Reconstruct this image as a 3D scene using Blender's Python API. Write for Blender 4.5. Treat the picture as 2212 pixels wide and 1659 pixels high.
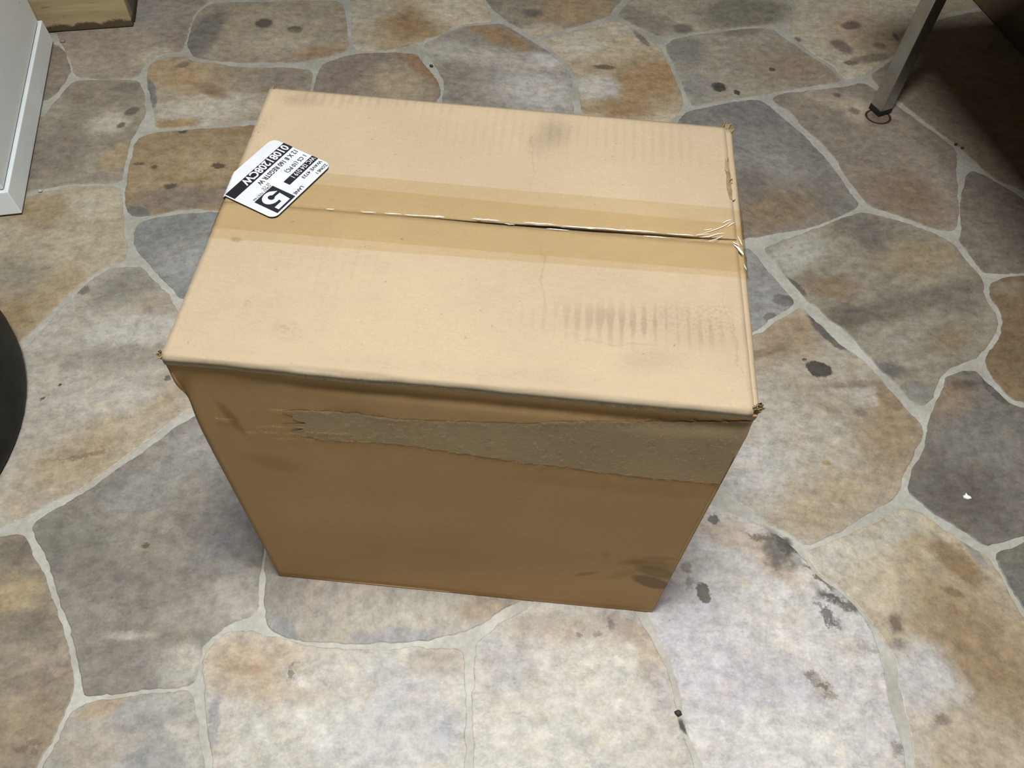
import bpy, bmesh, math, random
import numpy as np
from mathutils import Vector, Matrix, noise as mnoise

random.seed(7)
for o in list(bpy.data.objects):
    bpy.data.objects.remove(o)
scene = bpy.context.scene
col = scene.collection

# ------------------------------------------------------------------ units
# one unit of length below is the width of the cardboard box; S turns it into metres
S = 0.5
BW, BD, BH = 1.0, 0.7264, 1.0049

# ------------------------------------------------------------------ camera
FPX = 1765.46
def rotm(rx, ry, rz):
    cx, sx = math.cos(rx), math.sin(rx); cy, sy = math.cos(ry), math.sin(ry); cz, sz = math.cos(rz), math.sin(rz)
    return (np.array([[cz, -sz, 0], [sz, cz, 0], [0, 0, 1]]) @ np.array([[cy, 0, sy], [0, 1, 0], [-sy, 0, cy]])
            @ np.array([[1, 0, 0], [0, cx, -sx], [0, sx, cx]]))
CR = rotm(0.5977, -0.0372, 0.0870)
CC = np.array([0.6132, -0.7571, 2.1236])
cam = bpy.data.cameras.new('camera')
cam.sensor_fit = 'HORIZONTAL'; cam.sensor_width = 36.0
cam.lens = FPX / 2212 * 36.0
cam.clip_start = 0.02; cam.clip_end = 100
cam_o = bpy.data.objects.new('camera', cam); col.objects.link(cam_o)
M4 = Matrix.Identity(4)
for i in range(3):
    for j in range(3):
        M4[i][j] = CR[i, j]
    M4[i][3] = CC[i] * S
cam_o.matrix_world = M4
scene.camera = cam_o

# ------------------------------------------------------------------ world, lamp, exposure
scene.view_settings.view_transform = 'Standard'
scene.view_settings.look = 'None'
scene.view_settings.gamma = 1.0
scene.view_settings.use_curve_mapping = False
scene.view_settings.exposure = 0.0
AMB = (0.050, 0.042, 0.031)
world = bpy.data.worlds.new('world'); scene.world = world
world.use_nodes = True
world.node_tree.nodes['Background'].inputs[0].default_value = (*AMB, 1)
world.node_tree.nodes['Background'].inputs[1].default_value = 1.0

RA = math.radians(16.6)                       # the room stands at this angle to the box
EX = np.array([math.cos(RA), math.sin(RA), 0]); EY = np.array([-math.sin(RA), math.cos(RA), 0])
LC = np.array([0.54, -0.20, 4.0])             # ceiling lamp
LSX, LSY = 1.15, 0.7
LPOW = 57.0
lamp = bpy.data.lights.new('ceiling_lamp', 'AREA'); lamp.shape = 'RECTANGLE'
lamp.size = LSX * S; lamp.size_y = LSY * S; lamp.energy = LPOW; lamp.color = (0.97, 1.0, 1.0)
lamp_o = bpy.data.objects.new('ceiling_lamp', lamp); col.objects.link(lamp_o)
lamp_o.location = LC * S; lamp_o.rotation_euler = (0, 0, RA)

# how strongly that lamp lights a level surface at a point (used to read a surface's own colour off the photograph)
def irr(p):
    p = np.asarray(p, float); e = 0.0
    for a in np.linspace(-.45, .45, 4):
        for b in np.linspace(-.45, .45, 6):
            q = LC + EX * a * LSX + EY * b * LSY
            d = (q - p) * S; r2 = d @ d
            e += (d[2] ** 2) / (r2 * r2) / 24.0
    return LPOW / math.pi ** 2 * e
def irr_rgb(p):
    e = irr(p)
    return np.array([e * .97 + AMB[0] * .8, e + AMB[1] * .8, e + AMB[2] * .8])

# ------------------------------------------------------------------ photograph geometry
def ray(u, v):
    return CR @ np.array([(u - 1106) / FPX, -(v - 829.5) / FPX, -1.0])
def fl(u, v, z=0.0):
    d = ray(u, v); return CC + d * (z - CC[2]) / d[2]
def fr(u, v, y=0.0):
    d = ray(u, v); return CC + d * (y - CC[1]) / d[1]
def s2l(c):
    c = np.asarray(c, float) / 255.0
    return np.where(c <= 0.04045, c / 12.92, ((c + 0.055) / 1.055) ** 2.4)

def own_colour(rgb, p, gain=1.0):
    a = s2l(rgb) / irr_rgb(p) * gain
    g = a @ np.array([.3, .55, .15]); a = g + (a - g) * .84
    a = a * np.array([.965, .945, .905])
    return tuple(float(x) for x in np.clip(a, 0.012, 0.86))

# ------------------------------------------------------------------ object helpers
def tag(o, label=None, cat=None, group=None, kind=None):
    if label: o['label'] = label
    if cat: o['category'] = cat
    if group: o['group'] = group
    if kind: o['kind'] = kind
    return o
def empty(name, p=(0, 0, 0)):
    o = bpy.data.objects.new(name, None); col.objects.link(o)
    o.location = Vector(p) * S; o.empty_display_size = 0.05
    o['_b'] = [float(c) for c in p]
    return o
def base_of(parent):
    b = np.zeros(3)
    while parent is not None:
        if '_b' in parent: b = b + np.array(parent['_b'])
        parent = parent.parent
    return b
def obj(name, verts, faces, mat, parent=None, smooth=False):
    """one mesh object; verts in box widths, world coordinates"""
    b = base_of(parent)
    me = bpy.data.meshes.new(name)
    me.from_pydata([tuple((np.asarray(v, float) - b) * S) for v in verts], [], faces)
    me.validate(); me.update()
    if mat: me.materials.append(mat)
    if smooth:
        for p in me.polygons: p.use_smooth = True
    o = bpy.data.objects.new(name, me); col.objects.link(o)
    if parent: o.parent = parent
    return o
def bm_obj(name, bm, mat, parent=None, smooth=False):
    vs = [v.co.copy() for v in bm.verts]; bm.verts.index_update()
    fs = [[v.index for v in f.verts] for f in bm.faces]
    bm.free()
    return obj(name, vs, fs, mat, parent, smooth)
def add_box(bm, o, ax, ay, az):
    """box with corner o and edge vectors"""
    o, ax, ay, az = [np.asarray(k, float) for k in (o, ax, ay, az)]
    c = [o, o + ax, o + ax + ay, o + ay]; c += [k + az for k in c[:4]]
    v = [bm.verts.new(Vector(k)) for k in c]
    for f in ((3, 2, 1, 0), (4, 5, 6, 7), (0, 1, 5, 4), (1, 2, 6, 5), (2, 3, 7, 6), (3, 0, 4, 7)):
        bm.faces.new([v[i] for i in f])
    return v
def bevel(bm, w, seg=2):
    bmesh.ops.recalc_face_normals(bm, faces=bm.faces)
    bmesh.ops.bevel(bm, geom=list(bm.edges), offset=w, segments=seg, affect='EDGES', profile=0.6)
def grid_mesh(us, vs, fn):
    verts = [fn(u, v) for v in vs for u in us]
    n = len(us)
    faces = [(j * n + i, j * n + i + 1, (j + 1) * n + i + 1, (j + 1) * n + i) for j in range(len(vs) - 1) for i in range(n - 1)]
    return verts, faces

# ------------------------------------------------------------------ node helpers
class NT:
    def __init__(self, name):
        self.m = bpy.data.materials.new(name); self.m.use_nodes = True
        self.t = self.m.node_tree; self.b = self.t.nodes['Principled BSDF']
        self.out = self.t.nodes['Material Output']
        self._pos = None
    def n(self, ty, **kw):
        d = self.t.nodes.new(ty)
        for k, v in kw.items(): setattr(d, k, v)
        return d
    def l(self, a, b): self.t.links.new(a, b)
    def pos(self):
        if self._pos is None: self._pos = self.n('ShaderNodeNewGeometry').outputs['Position']
        return self._pos
    def math(self, op, a, b=None, c=None, clamp=False):
        d = self.n('ShaderNodeMath', operation=op, use_clamp=clamp)
        for i, x in enumerate((a, b, c)):
            if x is None: continue
            if isinstance(x, (int, float)): d.inputs[i].default_value = x
            else: self.l(x, d.inputs[i])
        return d.outputs[0]
    def noise(self, scale, detail=3, rough=.55, vec=None, dist=0.0, colour=False):
        d = self.n('ShaderNodeTexNoise'); d.inputs['Scale'].default_value = scale
        d.inputs['Detail'].default_value = detail; d.inputs['Roughness'].default_value = rough
        d.inputs['Distortion'].default_value = dist
        self.l(vec if vec is not None else self.pos(), d.inputs['Vector'])
        return d.outputs['Color' if colour else 'Fac']
    def mapping(self, vec, loc=(0, 0, 0), rot=(0, 0, 0), sc=(1, 1, 1), ty='TEXTURE'):
        d = self.n('ShaderNodeMapping', vector_type=ty)
        d.inputs['Location'].default_value = loc; d.inputs['Rotation'].default_value = rot; d.inputs['Scale'].default_value = sc
        self.l(vec, d.inputs['Vector']); return d.outputs[0]
    def ramp01(self, fac, lo, hi, a=0.0, b=1.0):
        d = self.n('ShaderNodeMapRange', interpolation_type='SMOOTHSTEP')
        self.l(fac, d.inputs['Value'])
        d.inputs['From Min'].default_value = lo; d.inputs['From Max'].default_value = hi
        d.inputs['To Min'].default_value = a; d.inputs['To Max'].default_value = b
        return d.outputs['Result']
    def mix(self, fac, a, b, blend='MIX'):
        d = self.n('ShaderNodeMix', data_type='RGBA', blend_type=blend)
        for k, x in ((0, fac), (6, a), (7, b)):
            if isinstance(x, (int, float)): d.inputs[k].default_value = x
            elif isinstance(x, tuple): d.inputs[k].default_value = (*x, 1)
            else: self.l(x, d.inputs[k])
        return d.outputs[2]
    def rgb_from(self, val):
        d = self.n('ShaderNodeCombineColor')
        for i in range(3): self.l(val, d.inputs[i])
        return d.outputs[0]
    def bump(self, h, strength, dist):
        d = self.n('ShaderNodeBump'); d.inputs['Strength'].default_value = strength; d.inputs['Distance'].default_value = dist
        self.l(h, d.inputs['Height']); self.l(d.outputs[0], self.b.inputs['Normal'])
    def warp(self, scale, amp, detail=4, rough=.6):
        c = self.noise(scale, detail, rough, colour=True)
        s = self.n('ShaderNodeVectorMath', operation='SUBTRACT'); self.l(c, s.inputs[0]); s.inputs[1].default_value = (.5, .5, .5)
        k = self.n('ShaderNodeVectorMath', operation='MULTIPLY_ADD'); self.l(s.outputs[0], k.inputs[0])
        k.inputs[1].default_value = (amp, amp, amp); self.l(self.pos(), k.inputs[2])
        return k.outputs[0]
    def blob(self, vec, plane, px, soft, ring=None, strength=1.0):
        """mask of an ellipse given in photograph pixels as it lies on a real plane of the scene"""
        cx, cy, rx, ry, ang = px
        a = math.radians(ang)
        pf = {'floor': lambda u, v: fl(u, v), 'top': lambda u, v: fl(u, v, BH), 'front': lambda u, v: fr(u, v)}[plane]
        c = pf(cx, cy)
        major = pf(cx + rx * math.cos(a), cy + rx * math.sin(a)) - c
        minor = pf(cx - ry * math.sin(a), cy + ry * math.cos(a)) - c
        i, j = (0, 2) if plane == 'front' else (0, 1)
        la = math.hypot(major[i], major[j])
        ang_w = math.atan2(major[j], major[i])
        lb = abs(-math.sin(ang_w) * minor[i] + math.cos(ang_w) * minor[j])
        if plane == 'front':
            mp = self.mapping(vec, (c[0] * S, 0, c[2] * S), (0, -ang_w, 0), (la * S, 1e5, lb * S))
        else:
            mp = self.mapping(vec, (c[0] * S, c[1] * S, 0), (0, 0, ang_w), (la * S, lb * S, 1e5))
        d = self.n('ShaderNodeVectorMath', operation='LENGTH'); self.l(mp, d.inputs[0])
        ln = d.outputs['Value']
        if ring:
            ln = self.math('ABSOLUTE', self.math('SUBTRACT', ln, 1.0))
            return self.ramp01(ln, ring * (1 + soft), ring * (1 - soft), 0, strength)
        return self.ramp01(ln, 1 + soft, max(0.0, 1 - soft), 0, strength)

def plain(name, c, rough=.5, metal=0.0, spec=.5, mott=0.0, scale=30.0):
    k = NT(name); k.b.inputs['Roughness'].default_value = rough; k.b.inputs['Metallic'].default_value = metal
    k.b.inputs['Specular IOR Level'].default_value = spec
    if mott:
        n = k.noise(scale, 5)
        f = k.rgb_from(k.ramp01(n, .3, .7, 1 - mott, 1 + mott))
        k.l(k.mix(1.0, c, f, 'MULTIPLY'), k.b.inputs['Base Color'])
    else:
        k.b.inputs['Base Color'].default_value = (*c, 1)
    return k.m

# ================================================================== FLOOR
# stone outlines as read off the photograph, carried onto the floor plane
# (outline, (two ground colours), [patches: (cx,cy,rx,ry,angle), colour, softness, raggedness])
ST = []
def stone(pts, a, b, patches=(), streak=0):
    ST.append(dict(p=pts, a=a, b=b, q=list(patches), s=streak))

stone([(125,80),(140,103),(155,137),(162,163),(200,169),(240,170),(294,167),(305,147),(322,131),(355,116),(392,110),(399,92),(408,57),(420,28),(443,8),(462,-4),(470,-120),(60,-120)],
      (118,108,97),(126,117,105),[((330,120,45,14,-20),(150,142,124),.6,1),((300,25,90,30,0),(116,112,106),.8,1)])
stone([(110,95),(128,100),(141,115),(149,138),(149,160),(134,185),(116,205),(98,216),(60,216),(60,95)],(104,95,84),(112,103,92))
stone([(160,175),(200,173),(294,172),(303,178),(311,200),(314,230),(312,250),(300,270),(287,290),(277,320),(271,345),(267,371),(261,388),(249,394),(167,396),(100,404),(60,414),(20,416),(20,260),(94,252),(112,228),(136,200)],
      (124,116,103),(134,126,110),[((235,265,45,25,-30),(164,156,142),.6,1),((255,338,40,26,-40),(152,133,102),.4,1),((110,340,60,60,0),(110,102,91),.8,1),((285,240,16,8,-30),(88,84,76),.3,1),((262,270,10,5,-30),(95,90,82),.3,1),((170,210,25,10,0),(108,97,84),.6,1),((272,190,30,12,0),(104,100,94),.5,1)])
stone([(321,144),(334,132),(365,123),(395,123),(421,133),(465,138),(535,147),(619,145),(668,150),(673,162),(670,190),(660,240),(640,255),(542,259),(485,265),(418,273),(351,277),(338,272),(334,254),(328,227),(318,175)],
      (134,122,104),(142,132,114),[((390,165,85,38,15),(152,129,95),.7,1),((450,235,110,30,-5),(172,166,152),.7,1),((610,170,65,30,5),(122,112,102),.6,1),((455,195,38,14,20),(126,106,84),.4,1),((327,200,10,32,-10),(104,103,101),.15,.4),((385,266,45,10,-5),(152,127,86),.4,1),((395,140,16,6,-15),(104,90,76),.4,1)])
stone([(408,108),(406,90),(414,57),(426,30),(447,14),(470,5),(567,4),(640,2),(735,0),(745,30),(750,80),(752,108),(709,124),(646,134),(600,135),(515,134),(458,130),(420,122)],
      (122,113,98),(136,126,108),[((440,75,32,65,8),(94,92,87),.35,1),((570,50,19,10,0),(76,71,63),.25,1),((637,64,17,8,0),(78,72,63),.25,1),((690,110,48,14,-10),(132,106,76),.5,1),((600,90,90,22,0),(146,137,118),.8,1)])
stone([(475,-8),(567,-7),(735,-10),(742,-110),(480,-110)],(122,113,98),(136,126,108))
stone([(757,0),(760,50),(762,105),(800,110),(867,107),(912,88),(957,72),(994,52),(1030,47),(1064,45),(1055,25),(1041,0),(1010,-100),(760,-100)],
      (140,128,104),(152,142,120),[((890,50,60,48,20),(128,101,67),.7,1),((985,18,70,38,0),(162,154,134),.6,1),((780,55,20,50,0),(146,138,122),.6,1),((800,20,50,20,0),(140,134,120),.8,1)])
stone([(692,147),(702,136),(740,123),(770,116),(850,113),(897,116),(915,138),(938,166),(950,187),(950,202),(940,225),(900,300),(700,300),(676,260),(678,189),(683,165)],
      (120,109,98),(128,118,104),[((855,175,65,38,0),(154,140,113),.8,1),((925,155,18,62,-28),(131,101,69),.45,1),((735,160,55,40,0),(118,107,99),.8,1)])
stone([(915,97),(930,88),(974,67),(1008,56),(1083,51),(1101,62),(1141,84),(1185,112),(1213,136),(1235,166),(1235,187),(1229,205),(1240,239),(1220,330),(1000,330),(955,217),(959,197),(961,181),(955,164),(937,137),(920,110)],
      (122,116,107),(132,127,118),[((955,105,50,32,-20),(146,144,134),.7,1),((1160,195,95,42,10),(174,170,165),.75,1),((1070,125,120,18,8),(160,155,146),.8,1),((1080,78,75,17,22),(131,107,78),.3,.8),((1180,130,40,14,20),(172,168,162),.6,1)],streak=10)
stone([(1048,-2),(1068,22),(1090,40),(1125,62),(1155,79),(1192,71),(1242,56),(1313,36),(1322,22),(1345,-3),(1400,-90),(1030,-90)],
      (112,105,93),(122,114,100),[((1240,20,75,32,-10),(137,114,84),.7,1),((1170,65,45,13,0),(158,148,128),.5,1),((1150,28,22,9,0),(86,82,75),.5,1)])
stone([(1172,86),(1208,76),(1262,61),(1322,45),(1340,49),(1376,66),(1407,90),(1430,112),(1443,136),(1456,165),(1470,201),(1476,222),(1468,240),(1450,258),(1420,310),(1300,330),(1258,241),(1252,205),(1252,187),(1244,157),(1222,129),(1190,104)],
      (164,152,128),(152,138,112),[((1405,175,62,75,30),(140,112,75),.6,1),((1292,190,44,28,-10),(170,168,165),.4,1),((1250,95,60,26,0),(166,160,146),.7,1),((1335,60,38,14,0),(158,152,138),.7,1),((1385,82,24,6,45),(108,104,96),.2,1),((1306,145,24,5,5),(96,82,66),.3,1),((1340,235,70,20,0),(140,114,80),.6,1)])
stone([(1335,34),(1350,14),(1366,-3),(1420,-80),(1640,-80),(1690,-2),(1707,12),(1709,28),(1698,44),(1678,51),(1646,54),(1572,61),(1505,68),(1472,74),(1424,80),(1382,58),(1348,40)],
      (126,120,106),(134,127,112),[((1605,28,92,34,-6),(99,96,86),.3,1),((1390,45,60,24,20),(108,102,92),.6,1),((1475,62,22,10,0),(92,88,80),.4,1)])
stone([(1440,96),(1452,86),(1472,81),(1572,66),(1640,60),(1668,62),(1688,79),(1713,96),(1760,127),(1793,148),(1816,173),(1806,178),(1723,190),(1663,200),(1606,209),(1539,221),(1500,230),(1487,214),(1479,190),(1468,163),(1455,134),(1440,106)],
      (128,122,109),(136,130,117),[((1705,145,95,40,10),(124,109,93),.7,1),((1485,110,38,30,0),(108,107,103),.6,1),((1552,188,16,10,0),(62,58,52),.18,.5),((1592,200,7,5,0),(62,58,52),.2,.4),((1600,70,40,8,-5),(110,100,88),.4,1),((1668,150,7,4,0),(70,62,56),.3,.5),((1500,190,30,30,0),(122,120,116),.7,1)])
stone([(1700,-60),(1718,-2),(1722,20),(1716,42),(1700,58),(1704,70),(1725,90),(1765,120),(1800,143),(1828,171),(1850,168),(1866,160),(1895,140),(1930,118),(1960,85),(1985,40),(2000,-60)],
      (138,132,116),(144,137,120),[((1870,80,75,60,0),(142,124,102),.8,1),((1838,55,20,9,-10),(92,82,76),.25,.9),((1818,100,13,22,-25),(96,84,76),.35,1),((1713,87,17,7,-10),(92,84,78),.3,.8),((1880,126,42,9,-8),(104,95,84),.4,1),((1838,136,16,5,0),(90,80,72),.3,1),((1900,98,14,7,0),(112,98,82),.4,1),((1936,80,5,10,0),(100,90,80),.4,1)])
stone([(2010,-60),(1995,40),(2037,30),(2090,18),(2140,10),(2160,-60)],(138,132,116),(140,132,112))
stone([(1880,166),(1900,148),(1935,125),(1968,98),(2000,55),(2040,40),(2090,28),(2150,20),(2330,0),(2400,330),(2250,428),(2150,388),(2070,314),(2008,268),(1951,223),(1904,191)],
      (118,110,94),(126,116,98))
stone([(1668,212),(1686,203),(1756,195),(1823,188),(1866,178),(1888,193),(1940,230),(2005,277),(2060,318),(2068,345),(2064,368),(2069,418),(2070,468),(2066,490),(2054,498),(2024,494),(1940,464),(1886,448),(1873,437),(1835,391),(1809,348),(1788,320),(1758,292),(1728,265),(1708,239),(1680,226)],
      (118,108,97),(126,116,104),[((1790,212,70,18,5),(142,132,116),.6,1),((1960,425,85,42,25),(116,99,79),.7,1),((1850,240,28,22,0),(152,140,120),.6,1),((1808,205,9,5,0),(92,82,74),.4,1),((1846,240,14,6,20),(104,94,84),.4,1),((1897,254,27,18,0),(92,78,66),.5,.25)])
ST[-1]['ring'] = [((1897,252,25,15,0),(46,30,22),.10)]
stone([(1488,240),(1572,222),(1634,214),(1652,222),(1684,249),(1722,280),(1768,324),(1797,361),(1829,408),(1858,443),(1826,461),(1763,488),(1673,504),(1612,514),(1540,520),(1480,430),(1450,300),(1465,262)],
      (116,114,110),(126,123,118),[((1620,245,110,28,10),(106,105,104),.8,1),((1680,450,110,55,-20),(130,111,85),.7,1),((1660,345,80,40,30),(130,127,123),.8,1),((1620,400,40,35,20),(112,104,96),.7,1),((1790,430,50,20,40),(112,108,102),.6,1)],streak=30)
stone([(1648,537),(1690,521),(1763,495),(1823,470),(1858,459),(1884,463),(1940,477),(2007,500),(2045,516),(2069,536),(2086,560),(2108,585),(2121,600),(2125,639),(2138,660),(2152,680),(2155,702),(2148,722),(2130,752),(2115,768),(2084,780),(2042,800),(2022,830),(2012,860),(1996,874),(1974,870),(1950,846),(1917,809),(1876,770),(1830,716),(1798,694),(1769,663),(1740,645),(1708,608),(1672,562)],
      (132,124,109),(142,135,120),[((1715,550,65,38,-30),(164,164,153),.45,1),((1860,490,60,26,10),(112,107,98),.5,1),((1880,520,40,24,40),(108,101,94),.35,1),((1800,620,60,24,-5),(134,116,92),.45,1),((1960,655,200,26,-14),(112,103,93),.55,1),((1835,682,48,24,0),(108,98,90),.35,1),((1715,618,32,10,40),(94,90,84),.2,.6),((1920,745,130,42,-15),(146,141,128),.8,1),((1990,560,70,40,-10),(142,128,98),.8,1),((2050,730,50,30,-30),(130,115,90),.7,1),((1925,800,30,16,0),(104,102,97),.4,1),((1985,850,30,24,0),(132,130,126),.5,1),((2080,660,40,26,-10),(114,108,99),.7,1)],streak=-12)
stone([(1615,535),(1632,552),(1670,598),(1697,632),(1713,652),(1703,663),(1659,693),(1632,714),(1560,740),(1500,640),(1550,550)],
      (140,140,139),(148,148,147),[((1692,648,24,13,10),(114,110,108),.12,.4),((1664,684,14,9,-20),(116,112,110),.15,.4)])
stone([(1722,670),(1736,667),(1752,684),(1790,722),(1827,755),(1858,773),(1888,802),(1920,840),(1956,882),(1985,912),(1994,926),(1992,943),(1970,987),(1950,1023),(1943,1060),(1932,1075),(1890,1100),(1850,1124),(1807,1152),(1742,1180),(1700,1150),(1660,1130),(1612,1095),(1560,1050),(1480,1000),(1440,850),(1520,760),(1640,722),(1670,700)],
      (168,158,140),(176,168,153),[((1705,725,75,50,-20),(156,135,105),.6,1),((1935,925,75,110,20),(152,131,99),.75,1),((1590,985,100,110,-20),(196,194,191),.8,1),((1790,1080,110,60,-25),(176,160,131),.7,1),((1650,900,70,60,0),(182,176,165),.8,1),((1862,850,40,24,10),(184,178,168),.5,1),((1788,718,56,14,42),(99,95,90),.15,.7),((1850,830,70,8,-3),(140,126,108),.6,1),((1770,798,28,17,12),(70,67,60),.14,.6),((1738,776,5,3,0),(80,76,68),.3,.4),((1655,760,60,10,-20),(140,122,96),.5,1),((1920,860,34,20,50),(140,120,94),.5,1),((1858,892,14,9,0),(130,118,108),.4,1),((1785,1000,10,6,0),(164,144,108),.4,1),((1800,885,16,10,0),(150,138,120),.5,1)])
stone([(2140,610),(2170,600),(2260,595),(2330,700),(2300,880),(2230,880),(2212,868),(2183,860),(2150,820),(2135,795),(2128,775),(2150,745),(2168,715),(2168,690),(2155,665),(2140,640)],
      (112,93,66),(122,103,76),[((2175,620,40,14,0),(128,118,98),.6,1)])
stone([(2080,500),(2075,470),(2078,418),(2089,380),(2106,366),(2240,448),(2330,508),(2300,590),(2212,588),(2130,590),(2115,575),(2092,545),(2075,520)],
      (104,96,86),(110,102,92))
stone([(2046,815),(2074,803),(2106,801),(2120,814),(2150,845),(2183,874),(2212,882),(2330,895),(2330,1130),(2212,1157),(2151,1170),(2128,1178),(2074,1141),(2011,1105),(1968,1066),(1963,1050),(1972,1017),(1998,966),(2007,925),(2010,895),(2024,873),(2036,842)],
      (116,111,104),(122,117,109),[((2080,1075,100,70,20),(100,94,88),.75,1),((2055,860,40,34,-50),(140,122,98),.7,1),((2150,845,42,11,45),(92,89,85),.2,.5),((2080,830,25,14,0),(104,94,84),.6,1),((2150,960,90,50,0),(124,121,114),.8,1)],streak=-10)
stone([(2158,1195),(2212,1172),(2330,1150),(2330,1450),(2250,1390),(2212,1312),(2181,1264),(2166,1232),(2157,1207)],(112,112,104),(120,118,108))
stone([(1744,1193),(1800,1168),(1860,1144),(1917,1117),(1958,1098),(1994,1112),(2047,1147),(2084,1175),(2124,1198),(2145,1217),(2170,1265),(2205,1325),(2250,1410),(2340,1500),(2340,1800),(1985,1800),(1978,1659),(1968,1589),(1955,1539),(1942,1472),(1940,1425),(1924,1402),(1895,1362),(1854,1305),(1810,1262),(1776,1242),(1750,1210)],
      (180,164,135),(188,175,150),[((1825,1205,85,52,-20),(198,196,188),.7,1),((1935,1140,60,30,-30),(182,180,168),.6,1),((2110,1400,90,200,-25),(152,127,92),.7,1),((2065,1215,26,75,-45),(138,112,80),.4,.8),((2000,1480,72,105,-15),(197,197,199),.45,1),((2090,1600,80,80,0),(184,170,145),.8,1),((1985,1610,26,70,0),(196,186,172),.7,1),((1880,1250,70,60,20),(196,184,158),.8,1),((2036,1555,18,12,0),(150,132,118),.5,1),((2060,1280,26,8,20),(134,112,86),.5,1),((1935,1345,14,20,0),(110,96,84),.5,1),((1940,1390,14,12,0),(146,140,134),.5,1),((2110,1200,36,10,50),(150,146,136),.3,.8)],streak=40)
stone([(1530,1090),(1560,1098),(1600,1116),(1640,1134),(1690,1165),(1728,1200),(1768,1250),(1805,1274),(1846,1308),(1882,1362),(1895,1402),(1903,1440),(1908,1472),(1925,1539),(1945,1589),(1958,1659),(1965,1800),(1560,1800),(1519,1659),(1505,1622),(1484,1575),(1471,1505),(1458,1455),(1441,1405),(1421,1372),(1403,1333),(1395,1310),(1420,1240),(1470,1150)],
      (206,203,205),(213,210,208),[((1540,1345,120,60,0),(200,198,206),.8,1),((1700,1360,120,90,20),(216,212,206),.8,1),((1610,1480,150,70,0),(200,197,205),.8,1),((1720,1600,170,70,0),(220,219,215),.8,1),((1580,1150,75,32,10),(202,186,170),.5,1),((1680,1220,75,26,40),(196,178,160),.6,1),((1690,1182,46,40,35),(96,93,86),.6,1.6),((1696,1170,36,20,38),(78,77,71),.35,1.2),((1655,1160,40,6,5),(120,112,104),.5,1.5),((1768,1244,48,6,38),(110,96,84),.5,1.2),((1810,1297,54,12,28),(112,112,110),.6,1.6),((1800,1290,30,5,24),(92,94,96),.4,1.2),((1842,1306,9,12,0),(100,98,94),.5,1.2),((1785,1326,36,8,44),(92,94,94),.5,1.6),((1846,1300,18,11,40),(128,118,104),.6,1.6),((1870,1330,36,4,55),(124,112,98),.6,1.4),((1518,1281,15,22,-10),(108,107,97),.15,.7),((1541,1122,13,9,10),(116,114,110),.2,1),((1482,1225,12,12,0),(166,158,152),.3,1),((1490,1258,8,9,0),(172,168,164),.4,1.2),((1758,1465,16,9,20),(128,120,110),.5,1.4),((1772,1482,22,20,40),(186,180,172),.35,1.2),((1770,1477,16,6,10),(124,114,104),.5,1.4),((1795,1502,18,9,20),(150,142,128),.4,1.4),((1612,1262,7,12,0),(210,202,186),.4,.6),((1875,1405,30,10,0),(170,168,166),.7,1.6),((1940,1620,16,10,20),(158,150,138),.5,1.4)])
stone([(1150,1304),(1136,1320),(1078,1346),(1056,1368),(1030,1388),(1027,1425),(1025,1472),(1016,1505),(1022,1556),(1024,1606),(1026,1659),(1026,1800),(1540,1800),(1500,1659),(1482,1610),(1467,1572),(1461,1539),(1453,1489),(1441,1449),(1426,1425),(1406,1382),(1378,1338),(1366,1322),(1340,1270),(1180,1250)],
      (202,196,186),(208,203,192),[((1095,1430,70,70,0),(186,182,178),.75,1),((1230,1365,120,36,8),(180,166,148),.6,1),((1345,1355,50,28,30),(166,150,136),.5,1),((1320,1480,110,80,30),(214,210,199),.8,1),((1405,1430,26,80,-15),(194,174,150),.6,1),((1430,1500,20,60,-10),(196,190,188),.7,1),((1250,1372,7,5,0),(140,126,116),.4,1),((1292,1371,9,6,0),(148,136,126),.4,1),((1320,1350,8,12,0),(132,122,114),.5,1.2),((1200,1590,140,60,0),(210,206,195),.8,1),((1285,1640,40,6,40),(180,178,178),.6,1.4)])
stone([(577,1190),(575,1255),(571,1331),(583,1355),(622,1378),(656,1384),(740,1390),(807,1388),(907,1385),(967,1372),(1001,1362),(1041,1347),(1072,1322),(1120,1300),(1150,1270),(1100,1200),(620,1150)],
      (184,177,164),(176,168,153),[((615,1275,50,60,0),(138,132,122),.7,1),((860,1325,150,36,4),(186,180,167),.7,1),((1040,1312,60,28,-10),(172,151,124),.6,1),((860,1374,110,17,1),(166,163,163),.12,.9),((612,1358,32,22,30),(154,154,154),.2,.7),((690,1300,60,40,0),(164,155,144),.8,1)],streak=85)  # grey patch at the left end also carries some carton shade
stone([(437,1432),(444,1410),(466,1386),(485,1369),(522,1363),(549,1364),(575,1379),(612,1384),(662,1397),(740,1405),(773,1403),(850,1405),(894,1397),(934,1403),(999,1404),(1003,1439),(1005,1505),(1004,1659),(1004,1800),(465,1800),(460,1659),(455,1606),(444,1522),(439,1465)],
      (198,192,181),(204,200,190),[((535,1430,100,62,0),(197,174,140),.7,1),((590,1480,90,40,20),(196,180,155),.7,1),((870,1500,70,70,10),(190,190,192),.8,1),((945,1430,60,30,0),(184,172,156),.6,1),((640,1465,34,12,30),(216,212,200),.3,1),((632,1452,9,16,-10),(140,124,106),.4,1.3),((462,1558,14,60,-4),(166,166,168),.15,.6),((610,1570,10,8,0),(170,146,120),.4,1),((540,1445,40,16,0),(180,154,122),.7,1),((800,1600,130,60,0),(198,198,198),.8,1),((960,1570,34,50,0),(186,186,190),.6,1),((660,1570,90,45,0),(214,211,202),.8,1)])
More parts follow.
